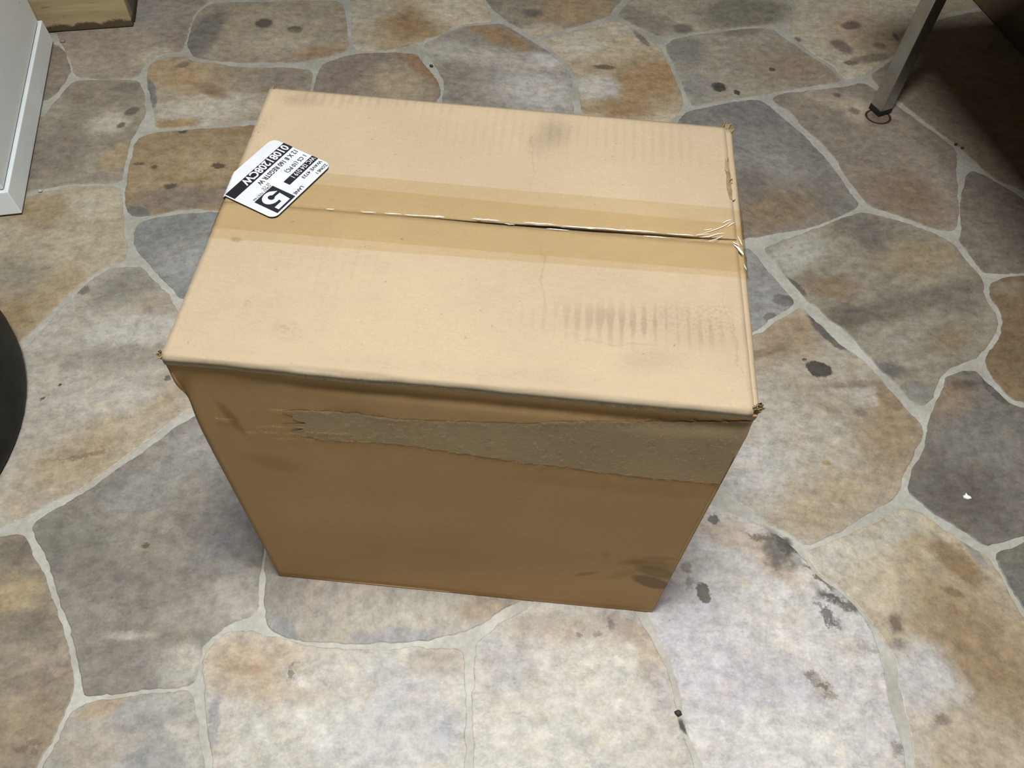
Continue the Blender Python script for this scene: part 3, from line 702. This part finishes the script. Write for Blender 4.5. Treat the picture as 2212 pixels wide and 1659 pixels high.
strip([(1582, 404, .6), (1584, 416, 2.5), (1585, 430, 3.2), (1584, 433, .6)], BH + .0018, 'peeled_paper', M_tan, .004)

# torn band across the front where old tape came away
kt = NT('torn_band_paper')
fibn = kt.noise(260, 4, .65); mpb = kt.mapping(kt.pos(), sc=(1, 1, .25)); nb = kt.noise(10, 4)
ct = kt.mix(kt.ramp01(nb, .35, .65), (.42, .315, .19), (.49, .365, .222))
ct = kt.mix(kt.ramp01(fibn, .55, .72, 0, .5), ct, (.58, .47, .33))
ct = kt.mix(kt.ramp01(kt.noise(60, 5, .7), .56, .7, 0, .5), ct, (.31, .245, .165))
kt.l(ct, kt.b.inputs['Base Color']); kt.b.inputs['Roughness'].default_value = .95; kt.b.inputs['Specular IOR Level'].default_value = .05
kt.bump(fibn, .25, .0008)
top_e = [(640, 884), (715, 887), (780, 892), (850, 903), (930, 906), (1030, 909), (1150, 912), (1205, 907), (1300, 908), (1400, 911), (1500, 914), (1560, 915), (1632, 914)]
bot_e = [(640, 936), (700, 949), (780, 952), (850, 956), (930, 966), (1030, 981), (1150, 998), (1205, 1003), (1300, 1018), (1400, 1030), (1470, 1036), (1520, 1041), (1562, 1045)]
def interp(pts, t):
    x = t * (len(pts) - 1); i = min(int(x), len(pts) - 2); f_ = x - i
    return (pts[i][0] * (1 - f_) + pts[i + 1][0] * f_, pts[i][1] * (1 - f_) + pts[i + 1][1] * f_)
N, Mr = 140, 8
vv = []
for i in range(N + 1):
    t = i / N
    a, b = interp(top_e, t), interp(bot_e, t)
    ja = 2.2 * mnoise.fractal(Vector((a[0] * .05, 0, 1)), 1, 2, 4); jb = 2.5 * mnoise.fractal(Vector((b[0] * .05, 0, 7)), 1, 2, 4)
    A, B = fr(a[0], a[1] + ja), fr(b[0], b[1] + jb)
    for j in range(Mr + 1):
        q = j / Mr; P = A * (1 - q) + B * q
        sh = (1 - min(1, t / .12)) * .10 * abs(mnoise.noise(Vector((0, q * 6, 3))))      # ragged left end
        x = min(BW - .001, P[0] - sh + (.07 * (1 - t / .1) * max(0, mnoise.noise(Vector((j * 1.37, t * 6, 2)))) if t < .1 else 0))
        vv.append((x, front_y(x, P[2]) - .0012, P[2]))
ff = [(i * (Mr + 1) + j, i * (Mr + 1) + j + 1, (i + 1) * (Mr + 1) + j + 1, (i + 1) * (Mr + 1) + j) for i in range(N) for j in range(Mr)]
band = obj('torn_band', vv, ff, kt.m, BOX, smooth=True)
tag(band, 'rough band of torn paper across the upper front')

# loose paper fibres along the tears
M_fib = plain('paper_fibre', (.82, .68, .48), .9, spec=.1)
vv, ff = [], []
rf = random.Random(3)
def fibre(x, z, L, ang, w=.0007):
    n = 4; o = len(vv); cu = rf.uniform(-1.4, 1.4)
    for i in range(n):
        t = i / (n - 1) - .5; a = ang + cu * t
        px_ = x + L * t * math.cos(ang) - .3 * L * cu * (t * t) * math.sin(ang); pz = z + L * t * math.sin(ang) + .3 * L * cu * t * t
        ww = w * (1 - abs(2 * t) ** 2 * .7)
        y = front_y(min(max(px_, 0), 1), pz) - .0022 - .0012 * rf.random()
        vv.extend([(px_, y, pz - ww), (px_, y - .0004, pz + ww)])
    ff.extend([(o + 2 * i, o + 2 * i + 2, o + 2 * i + 3, o + 2 * i + 1) for i in range(n - 1)])
for i in range(150):                                     # upper and lower torn edges
    t = rf.random(); e = interp(top_e if rf.random() < .55 else bot_e, t)
    P = fr(e[0], e[1] + rf.gauss(0, 1.6)); fibre(P[0], P[2], rf.uniform(.006, .02), rf.gauss(0, .25), .0008)
for i in range(170):                                     # over the band
    t = rf.random(); a, b = interp(top_e, t), interp(bot_e, t); q = rf.random()
    P = fr(a[0] * (1 - q) + b[0] * q, a[1] * (1 - q) + b[1] * q); fibre(P[0], P[2], rf.uniform(.003, .009), rf.gauss(0, .8), .0006)
for u0, u1, v0, v1 in ((520, 660, 918, 920), (520, 640, 930, 934), (600, 800, 944, 952), (540, 720, 882, 888), (660, 760, 930, 934), (470, 500, 902, 904)):
    for i in range(14):
        t = rf.random(); P = fr(u0 + (u1 - u0) * t, v0 + (v1 - v0) * t + rf.gauss(0, .8)); fibre(P[0], P[2], rf.uniform(.008, .022), rf.gauss(-.05, .12), .0008)
fib_o = obj('paper_fibre', vv, ff, M_fib, BOX); tag(fib_o, kind='stuff')
# scuffed pulp on the front fold
M_pulp = plain('scuffed_pulp', (.44, .36, .26), .95, spec=.05, mott=.35, scale=140)
vv, ff = [], []
for i in range(190):
    u = rf.uniform(600, 1500); v = 764 + 123 * (u - 347) / 1298 + rf.uniform(7, 24)
    P = fr(u, v); fibre(P[0], min(P[2], BH - .008), rf.uniform(.004, .012), rf.uniform(-.9, .9), .0007)
vv = [(p[0], p[1] - .0022, p[2]) for p in vv]
pu = obj('scuffed_pulp', vv, ff, M_pulp, BOX); tag(pu, kind='stuff')

# clear packing tape, two overlapping strips
def tape_material(name, tint, seed):
    k = NT(name)
    tr = k.n('ShaderNodeBsdfTransparent'); tr.inputs[0].default_value = (*tint, 1)
    gl = k.n('ShaderNodeBsdfGlossy'); gl.inputs['Roughness'].default_value = .16
    fz = k.n('ShaderNodeFresnel'); fz.inputs[0].default_value = 1.45
    mx = k.n('ShaderNodeMixShader'); k.l(k.math('MINIMUM', k.math('MULTIPLY', fz.outputs[0], .9), .16), mx.inputs[0])
    k.l(tr.outputs[0], mx.inputs[1]); k.l(gl.outputs[0], mx.inputs[2])
    bp = k.n('ShaderNodeBump'); bp.inputs['Strength'].default_value = .25; bp.inputs['Distance'].default_value = .001
    k.l(k.noise(40, 3), bp.inputs['Height']); k.l(bp.outputs[0], gl.inputs[0 + 2] if False else gl.inputs['Normal'])
    k.l(mx.outputs[0], k.out.inputs['Surface'])
    return k.m
def tape(name, eT, eB, lift, tint, crinkle):
    """eT, eB: two photo points on the far and the near edge; the strip runs over both end edges of the box"""
    mat = tape_material(name + '_film', tint, 0)
    a0, a1 = [fl(u, v, BH) for u, v in eT]; b0, b1 = [fl(u, v, BH) for u, v in eB]
    def line(p, q, x): return p[1] + (q[1] - p[1]) * (x - p[0]) / (q[0] - p[0])
    sx = [-.04, -.02, -.003] + list(np.linspace(0.0, .78, 120)) + list(np.linspace(.785, BW, 70)) + [BW + .003, BW + .015, BW + .03]
    sy = np.linspace(0, 1, 57)
    vv = []
    for s in sx:
        xc = min(max(s, 0.0), BW); over = s - xc
        for q in sy:
            y = line(a0, a1, xc) * (1 - q) + line(b0, b1, xc) * q
            d = y - seam(xc)
            g = gap(xc)
            z = BH + lift
            if 0 < xc < BW:
                z += dip(xc, y)
                z -= (.0035 * min(1, max(0, (xc - .25) / .4)) * math.exp(-(d / (g * .55 + .001)) ** 2))
                z += crinkle * .0016 * math.exp(-(d / (g * .9 + .0015)) ** 2) * mnoise.noise(Vector((xc * 42, d * 320, 3))) * min(1, max(0, (xc - .22) / .2))
                if xc > .80:                               # drawn folds at the right end
                    m = min(1, (xc - .80) / .12) * math.exp(-((d - .035) / .040) ** 2)
                    ph = (d * 150 - (xc - .8) * 30)
                    z += crinkle * m * .0028 * abs(math.sin(ph)) ** 3 * (.5 + .5 * mnoise.noise(Vector((xc * 25, d * 30, 2))))
            if xc >= right_edge(y) and over <= 0: z -= .003
            x = xc
            if over > 0: x, z = BW + .0035 + .0016 * mnoise.noise(Vector((y * 60, over * 30, 1))), BH - .002 - over
            elif over < 0: x, z = -.0035 + .001 * mnoise.noise(Vector((y * 60, over * 30, 4))), BH - .002 + over
            vv.append((x, y, z))
    m = len(sy); n = len(sx)
    ff = [(i * m + j, i * m + j + 1, (i + 1) * m + j + 1, (i + 1) * m + j) for i in range(n - 1) for j in range(m - 1)]
    return obj(name, vv, ff, mat, BOX, smooth=True)
tape('packing_tape', ((740, 376), (1480, 442)), ((740, 515), (1500, 580)), .0010, (.982, .958, .895), 1.0)
tape('packing_tape', ((740, 403), (1480, 475)), ((740, 536), (1500, 594)), .0026, (.982, .958, .895), .6)
# ridges of film pulled up, glints painted white, at the right end and along the seam
M_film = plain('film_glint', (.92, .93, .95), .12, spec=1.0)
def ridge(pts, w, h):
    vv, ff = [], []
    n = len(pts)
    for i, (u, v) in enumerate(pts):
        p = fl(u, v, BH + .0040); q = pts[min(i + 1, n - 1)]; r = pts[max(i - 1, 0)]
        t = np.array(fl(*q, BH) - fl(*r, BH)); t /= np.linalg.norm(t); nn = np.array([-t[1], t[0], 0])
        k = math.sin(math.pi * (i + .15) / (n - .7))
        vv += [tuple(p + nn * w * k), tuple(p + np.array([0, 0, h * k])), tuple(p - nn * w * k)]
    for i in range(n - 1):
        for j in range(2): ff.append((3 * i + j, 3 * i + j + 1, 3 * i + 4 + j, 3 * i + 3 + j))
    return vv, ff
RG = [[(1518, 503), (1535, 499), (1552, 493), (1566, 487), (1578, 479)], [(1503, 508), (1515, 506), (1530, 505)], [(1512, 513), (1530, 511), (1550, 505), (1566, 503)],
      [(1530, 521), (1548, 516), (1562, 509)], [(1560, 482), (1570, 477), (1580, 474)], [(1571, 490), (1580, 484), (1586, 480)], [(1520, 497), (1530, 496), (1538, 494)],
      [(1585, 528), (1594, 535), (1602, 545), (1606, 550)], [(1583, 523), (1590, 526), (1597, 530)], [(1607, 570), (1610, 577), (1613, 583)], [(1594, 510), (1600, 522), (1604, 530)]]
for x0, x1, off in ((705, 722, 0), (778, 812, 0), (830, 868, -1), (872, 914, -1), (905, 960, -2), (940, 960, -3), (1030, 1080, -4), (1090, 1112, 2), (1020, 1048, -4), (1130, 1200, -5), (1215, 1290, -4), (1270, 1330, -5), (1310, 1372, -4), (1390, 1440, 4), (1350, 1420, -6), (1440, 1500, -5), (1180, 1230, 5)):
    pts = []
    for t in np.linspace(0, 1, 5):
        u = x0 + (x1 - x0) * t; v = 450.5 + (u - 700) * (521 - 450.5) / 890 + off
        pts.append((u, v + rf.uniform(-.5, .5)))
    RG.append(pts)
for i, r_ in enumerate(RG):
    a, b = ridge(r_, .00055 if i != 7 else .0024, .0007)
    obj('tape_crease_glint', a, b, M_film, BOX, smooth=True)

# ------------------------------------------------------------------ shipping label
LA, LB, LCn = fl(590, 303, BH), fl(716, 360, BH), fl(592, 478, BH)
uV = LCn - LB; LL = np.linalg.norm(uV); uV /= LL
vV = LB - LA; vV = vV - uV * (vV @ uV); LWd = np.linalg.norm(vV); vV /= LWd
def lab(U, V, up=0.0):
    p = LA + uV * LL * U + vV * LWd * V
    x, y, z = p[0], p[1], BH + .0046 + up
    if x < -.001:
        z = BH - .002 - (-.001 - x) * 1.0 + up * .3; x = -.0045 - up
    return (x, y, z)
kl = NT('label_paper')
nl = kl.noise(40, 4); cl = kl.mix(kl.ramp01(nl, .35, .7), (.435, .44, .465), (.475, .48, .50))
cl = kl.mix(kl.ramp01(kl.noise(25, 6, .7), .60, .75, 0, .4), cl, (.34, .34, .36))
kl.l(cl, kl.b.inputs['Base Color']); kl.b.inputs['Roughness'].default_value = .45
M_ink = plain('black_ink', (.012, .012, .016), .35, mott=.2)
M_white = kl.m
label_vs, label_fs = [], []
nU, nV = 44, 36
def rnd_rect(U, V):
    r = .085; rv = r * LL / LWd
    cu, cv = min(max(U, r), 1 - r), min(max(V, rv), 1 - rv)
    du, dv = (U - cu) / r, (V - cv) / rv
    if du == 0 or dv == 0: return U, V
    m = max(abs(du), abs(dv)); l = math.hypot(du, dv)
    k = m / l if l > 0 else 1
    return cu + du * r * k, cv + dv * rv * k
gu = sorted(set(list(np.linspace(0, .085, 6)) + list(np.linspace(.085, .915, nU - 10)) + list(np.linspace(.915, 1, 6))))
gv = sorted(set(list(np.linspace(0, .105, 6)) + list(np.linspace(.105, .895, nV - 10)) + list(np.linspace(.895, 1, 6))))
label_vs, label_fs = grid_mesh(gu, gv, lambda u, v: lab(*rnd_rect(u, v)))
LBL = obj('shipping_label', label_vs, label_fs, M_white, BOX, smooth=True)
tag(LBL, 'white shipping label printed in black, stuck slantwise on the carton top')
def ink_poly(name, pts, mat, up, sub=14):
    P = []
    for i in range(len(pts)):
        a, b = np.array(pts[i]), np.array(pts[(i + 1) % len(pts)])
        n = max(1, int(np.linalg.norm(b - a) * sub)); P += [a + (b - a) * t / n for t in range(n)]
    return obj(name, [lab(p[0], p[1], up) for p in P], [tuple(range(len(P)))], mat, LBL)
def ink_grid(name, u0, u1, v0, v1, mat, up):
    vs_, fs_ = grid_mesh(np.linspace(u0, u1, 40), np.linspace(v0, v1, 6), lambda u, v: lab(u, v, up))
    return obj(name, vs_, fs_, mat, LBL)
def ink_text(txt, u0, u1, v0, v1, mat, up, bold=0.0):
    cu = bpy.data.curves.new('printed_text', 'FONT'); cu.body = txt; cu.offset = bold; cu.resolution_u = 3
    t = bpy.data.objects.new('tmp_text', cu); col.objects.link(t)
    dg = bpy.context.evaluated_depsgraph_get(); dg.update()
    me = bpy.data.meshes.new_from_object(t.evaluated_get(dg))
    co = np.array([v.co[:] for v in me.vertices]); fs_ = [tuple(p.vertices) for p in me.polygons]
    lo, hi = co.min(0), co.max(0)
    vs_ = [lab(u0 + (c[0] - lo[0]) / (hi[0] - lo[0]) * (u1 - u0), v0 + (c[1] - lo[1]) / (hi[1] - lo[1]) * (v1 - v0), up) for c in co]
    bpy.data.objects.remove(t); bpy.data.meshes.remove(me); bpy.data.curves.remove(cu)
    return obj('printed_text', vs_, fs_, mat, LBL)
e1, e2 = .0010, .0020
ink_grid('printed_bar', -.002, .985, .19, .345, M_ink, e1)
ink_text('01081208CW', .03, .765, .203, .333, M_white, e2, .028)
ink_text('12 X 8 160 REGSTR W', .03, .675, .39, .468, M_ink, e1, .008)
ink_text('1 CS (10 PC)', .04, .365, .535, .622, M_ink, e1, .004)
ink_grid('printed_bar', .002, .505, .675, .778, M_ink, e1)
ink_text('WC I24 019 1', .02, .40, .69, .764, M_white, e2, .012)
ink_text('WAVE 4733', .022, .345, .815, .868, M_ink, e1, .004)
ink_text('ZONE I', .030, .205, .918, .966, M_ink, e1, .004)
ink_text('LANE', .452, .595, .915, .965, M_ink, e1, .006)
ink_text('ORD 705746', .62, .90, .555, .588, M_ink, e1, -.006)
ink_text('25 CS', .60, .715, .512, .545, M_ink, e1, -.006)
ink_grid('printed_box', .615, .915, .60, .972, M_ink, e1)
# the big figure 5: a solid heavy outline
def five():
    # drawn upright in a unit square, then laid into the black box
    out = [(.16, 1.0), (.90, 1.0), (.90, .80), (.46, .80), (.435, .66)]
    for a in np.radians(np.linspace(99, -128, 20)): out.append((.52 + .42 * math.cos(a), .335 + .335 * math.sin(a)))
    out += [(.06, .30), (.36, .29)]
    for a in np.radians(np.linspace(-150, 135, 14)): out.append((.52 + .135 * math.cos(a), .335 + .145 * math.sin(a)))
    out += [(.36, .42), (.10, .44)]
    return out
ink_poly('printed_digit', [(.640 + p[0] * .255, .625 + p[1] * .325) for p in five()], M_white, e2)

# ================================================================== PALE CABINET at the left
kc = NT('grey_paint')
nc = kc.noise(12, 5, .6); cc_ = kc.mix(kc.ramp01(nc, .3, .7), (.79, .82, .83), (.85, .875, .88))
cc_ = kc.mix(kc.ramp01(kc.noise(38, 5, .7), .66, .72, 0, .6), cc_, (.25, .26, .26))
kc.l(cc_, kc.b.inputs['Base Color']); kc.b.inputs['Roughness'].default_value = .42
M_paint = kc.m
M_black = plain('dark_gap', (.02, .018, .015), .8, spec=.2)
c_f = fl(51, 466); c_b = fl(118, 93)
cy = c_b - c_f; CL = np.linalg.norm(cy); cy /= CL; cx = np.array([cy[1], -cy[0], 0])      # cx points to the right
up = np.array([0, 0, 1.0])
CAB = empty('metal_cabinet', tuple(c_f - cx * .3 + cy * .5))
tag(CAB, 'pale grey painted metal cabinet on a sloped plinth at the upper left', 'cabinet')
PH = .105
bm = bmesh.new()                                        # plinth with its top edge leaning in
DEP = .95
b0 = [c_f, c_b, c_b - cx * DEP, c_f - cx * DEP]
t_in = .007
t0 = [c_f - cx * t_in + cy * t_in, c_b - cx * t_in, c_b - cx * (DEP - t_in) - cy * t_in, c_f - cx * (DEP - t_in) + cy * t_in]
vb = [bm.verts.new(Vector(p + up * .012)) for p in b0]; vt = [bm.verts.new(Vector(p + up * PH)) for p in t0]
for i in range(4): bm.faces.new([vb[i], vb[(i + 1) % 4], vt[(i + 1) % 4], vt[i]])
bm.faces.new(vt[::-1]); bm.faces.new(vb)
bevel(bm, .003, 2)
bm_obj('plinth', bm, M_paint, CAB)
bm = bmesh.new(); add_box(bm, c_f - cx * (DEP - .03) + cy * .03, cx * (DEP - .05), cy * (CL - .06), up * .016)
bm_obj('plinth_foot', bm, M_black, CAB)
bm = bmesh.new(); add_box(bm, c_f - cx * (DEP - .03) + cy * .028 + up * (PH - .004), cx * (DEP - .052), cy * (CL - .056), up * .014)
bm_obj('shadow_gap', bm, M_black, CAB)
bm = bmesh.new(); add_box(bm, c_f - cx * (DEP - .015) + cy * .0165 + up * (PH + .006), cx * (DEP - .034), cy * (CL - .033), up * 1.3); bevel(bm, .004, 2)
bm_obj('body', bm, M_paint, CAB)
bm = bmesh.new()                                         # door on the front
add_box(bm, c_f - cx * (DEP - .03) + cy * .0045 + up * (PH + .03), cx * (DEP - .065), cy * .012, up * 1.25); bevel(bm, .003, 2)
door = bm_obj('door', bm, M_paint, CAB)
bm = bmesh.new(); add_box(bm, c_f - cx * (DEP - .10) - cy * .016 + up * (PH + .75), cx * .02, cy * .022, up * .18); bevel(bm, .005, 2)
bm_obj('handle', bm, M_black, door)

# ================================================================== WOODEN CRATE behind it
kw = NT('pale_wood')
def wood(k, a, b, dirty):
    # grain runs along the face
    rotv = k.mapping(k.pos(), (0, 0, 0), (0, 0, RA), (1, 1, 1), 'TEXTURE')
    mp = k.mapping(rotv, sc=(5.0, 1, .5)); g = k.noise(40, 5, .62, vec=mp, dist=.4)
    c = k.mix(k.ramp01(g, .3, .7), a, b)
    mp2 = k.mapping(rotv, sc=(3.0, 1, .6)); g2 = k.noise(70, 3, .6, vec=mp2)
    c = k.mix(k.ramp01(g2, .62, .72, 0, .6), c, (.16, .11, .06))
    if dirty:
        sx = k.n('ShaderNodeSeparateXYZ'); k.l(k.pos(), sx.inputs[0])
        z = k.math('ADD', sx.outputs[2], k.math('MULTIPLY_ADD', k.noise(30, 5, .7), .030, -.015))
        c = k.mix(k.ramp01(z, .021, .014, 0, .9), c, (.05, .035, .02))
    k.l(c, k.b.inputs['Base Color']); k.b.inputs['Roughness'].default_value = .7; k.b.inputs['Specular IOR Level'].default_value = .25
wood(kw, (.33, .25, .135), (.41, .32, .185), True)
kw2 = NT('grey_wood'); wood(kw2, (.12, .10, .08), (.17, .15, .12), True)
w_r = fl(291, 59)
wx = fl(291, 59) - fl(122, 71); wx[2] = 0; wx /= np.linalg.norm(wx); wy = np.array([-wx[1], wx[0], 0])
CR_ = empty('wooden_crate', tuple(w_r - wx * .25 + wy * .2))
tag(CR_, 'old pale wooden crate with dirty lower edge behind the grey cabinet', 'crate')
for zi, (z0, z1) in enumerate(((.006, .150), (.156, .29), (.296, .43))):
    bm = bmesh.new(); add_box(bm, w_r - wx * .60 + up * z0, wx * .597, wy * .03, up * (z1 - z0)); bevel(bm, .003, 2)
    bm_obj('plank', bm, kw.m, CR_)
    bm = bmesh.new(); add_box(bm, w_r - wx * .022 + wy * .033 + up * (z0), wx * .024, wy * .40, up * (z1 - z0)); bevel(bm, .003, 2)
    bm_obj('plank', bm, kw2.m, CR_)
bm = bmesh.new(); add_box(bm, w_r - wx * .58 + wy * .03 + up * .010, wx * .556, wy * .40, up * .40)
bm_obj('crate_core', bm, kw2.m, CR_)

# ================================================================== BLACK BIN at the left edge
arc = np.array([fl(u, v)[:2] for u, v in ((66, 838), (63, 872), (54, 915), (42, 955), (25, 1000), (2, 1036))])
Am = np.c_[2 * arc, np.ones(len(arc))]; sol = np.linalg.lstsq(Am, (arc ** 2).sum(1), rcond=None)[0]
bc = sol[:2]; br = math.sqrt(sol[2] + bc @ bc)
BIN = empty('round_bin', (bc[0], bc[1], 0))
tag(BIN, 'black round rubber bin standing on the floor at the left edge', 'bin')
M_rub = plain('black_rubber', (.012, .0125, .0125), .62, spec=.22, mott=.5, scale=22)
prof = [(0, .004), (br - .05, .004), (br - .016, .002), (br - .006, .010), (br, .030), (br + .004, .07), (br + .010, .55), (br + .016, .95), (br + .000, .95), (br - .01, .5), (br - .03, .05), (0, .04)]
def lathe(prof, c, n=72):
    vv = []; m = len(prof)
    for i in range(n):
        a = 2 * math.pi * i / n
        for r, z in prof: vv.append((c[0] + r * math.cos(a), c[1] + r * math.sin(a), z))
    return vv, [(i * m + j, ((i + 1) % n) * m + j, ((i + 1) % n) * m + j + 1, i * m + j + 1) for i in range(n) for j in range(m - 1)]
v, f = lathe(prof, bc); obj('bin_wall', v, f, M_rub, BIN, smooth=True)
v, f = lathe([(br + .014, .93), (br + .034, .935), (br + .036, .965), (br + .014, .972), (br - .002, .952), (br + .014, .93)], bc); obj('rim', v, f, M_rub, BIN, smooth=True)

# ================================================================== BENCH at the right
km = NT('galvanised_steel')
nm = km.noise(26, 5, .65); cm = km.mix(km.ramp01(nm, .3, .7), (.40, .40, .385), (.52, .52, .50))
cm = km.mix(km.ramp01(km.noise(60, 4, .7), .64, .72, 0, .7), cm, (.12, .11, .10))
km.l(cm, km.b.inputs['Base Color']); km.b.inputs['Metallic'].default_value = 1.0; km.b.inputs['Roughness'].default_value = .34
M_steel = km.m
M_foot = plain('black_foot', (.015, .014, .012), .6, spec=.3)
M_bench = plain('bench_board', (.30, .24, .17), .6, mott=.15)
lg = fl(1897.5, 253)                                    # nearest corner of the leg at the floor
LR = math.radians(30); la = np.array([math.cos(LR), math.sin(LR), 0]); lb = np.array([-math.sin(LR), math.cos(LR), 0])
LW_ = .062; BT = .92
BENCH = empty('steel_bench', tuple(lg + EX * .7 - EY * 1.0))
tag(BENCH, 'low bench on square grey steel legs with black feet at the upper right', 'bench')
for k_, (ox, oy) in enumerate(((0, 0), (1.5, 0), (0, -2.25), (1.5, -2.25))):
    p = lg + EX * ox + EY * oy
    bm = bmesh.new(); add_box(bm, p + up * .022, la * LW_, lb * LW_, up * (BT - .022)); bevel(bm, .004, 2)
    leg = bm_obj('leg', bm, M_steel, BENCH)
    bm = bmesh.new(); add_box(bm, p - la * .002 - lb * .002 + up * .0005, la * (LW_ + .004), lb * (LW_ + .004), up * .026); bevel(bm, .004, 2)
    bm_obj('foot', bm, M_foot, leg)
bm = bmesh.new(); add_box(bm, lg - EX * .29 - EY * 2.32 + up * BT, EX * 2.0, EY * 2.36, up * .045); bevel(bm, .006, 2)
bm_obj('bench_top', bm, M_bench, BENCH)

# brown cupboard beneath and behind the bench
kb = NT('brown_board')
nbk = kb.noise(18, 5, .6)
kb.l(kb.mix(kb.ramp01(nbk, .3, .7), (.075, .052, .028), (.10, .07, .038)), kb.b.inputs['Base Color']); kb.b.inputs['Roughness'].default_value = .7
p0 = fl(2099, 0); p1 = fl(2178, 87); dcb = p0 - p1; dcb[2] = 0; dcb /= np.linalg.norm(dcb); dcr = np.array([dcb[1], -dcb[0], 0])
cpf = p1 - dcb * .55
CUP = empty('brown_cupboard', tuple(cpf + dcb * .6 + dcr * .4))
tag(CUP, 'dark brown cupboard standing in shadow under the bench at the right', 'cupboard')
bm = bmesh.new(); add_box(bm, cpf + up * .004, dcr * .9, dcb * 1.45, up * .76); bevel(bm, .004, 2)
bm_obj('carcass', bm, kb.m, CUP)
bm = bmesh.new(); add_box(bm, cpf - dcb * .018 + dcr * .02 + up * .05, dcr * .84, dcb * .018, up * .68); bevel(bm, .004, 2)
dd = bm_obj('door', bm, kb.m, CUP)
bm = bmesh.new(); add_box(bm, cpf - dcb * .040 + dcr * .74 + up * .45, dcr * .02, dcb * .024, up * .12); bevel(bm, .004, 2)
bm_obj('handle', bm, M_steel, dd)

# ================================================================== SMALL THINGS ON THE FLOOR
def pebble(name, u, v, r, mat, sd, label, cat, flat=.6, group=None):
    bm = bmesh.new(); bmesh.ops.create_icosphere(bm, subdivisions=2, radius=1.0)
    c = fl(u, v)
    for vtx in bm.verts:
        k = 1 + .28 * mnoise.noise(vtx.co * 1.5 + Vector((sd, 0, 0)))
        vtx.co = Vector((c[0] + vtx.co.x * r * k, c[1] + vtx.co.y * r * k * .8, max(0.0002, r * flat * (.92 + vtx.co.z * k))))
    o = bm_obj(name, bm, mat, None, True); tag(o, label, cat, group); return o
M_peb = plain('grey_pebble', (.46, .42, .36), .6, mott=.2)
M_peb2 = plain('brown_pebble', (.22, .19, .16), .6, mott=.2)
pebble('pebble', 87, 414, .0085, M_peb, 1, 'small pale pebble on the joint beside the front corner of the grey cabinet', 'pebble')
pebble('pebble', 136, 91, .011, M_peb2, 2, 'small brown pebble by the back corner of the grey cabinet plinth', 'pebble')
bm = bmesh.new()
cp = fl(2089, 1073)
out = [(-.011, -.006), (.000, -.009), (.012, -.005), (.009, .001), (.002, .004), (-.002, .012), (-.006, .004), (-.012, .002)]
lo_ = [bm.verts.new(Vector((cp[0] + a, cp[1] + b, .0004))) for a, b in out]; hi_ = [bm.verts.new(Vector((cp[0] + a * .9, cp[1] + b * .9, .0032))) for a, b in out]
n = len(out)
for i in range(n): bm.faces.new([lo_[i], lo_[(i + 1) % n], hi_[(i + 1) % n], hi_[i]])
bm.faces.new(hi_); bm.faces.new(lo_[::-1])
tag(bm_obj('plastic_chip', bm, plain('white_plastic', (.86, .85, .80), .5)), 'tiny white chip lying on the grey stone at the right', 'chip')
M_crumb = plain('dark_crumb', (.03, .027, .024), .7)
pebble('dirt_crumb', 2064, 313, .007, M_crumb, 5, 'left of two dark crumbs on the floor at the edge of the bench shadow', 'crumb')
pebble('dirt_crumb', 2078, 321, .0065, M_crumb, 6, 'right of two dark crumbs on the floor at the edge of the bench shadow', 'crumb')
pebble('dirt_crumb', 932, 144, .008, M_crumb, 7, 'dark crumb on the pale joint behind the carton, top centre', 'crumb')
pebble('dirt_crumb', 1464, 1541, .009, M_crumb, 8, 'dark crumb on the pale joint in the foreground right of the carton', 'crumb')

for o in bpy.data.objects:
    if '_b' in o: del o['_b']
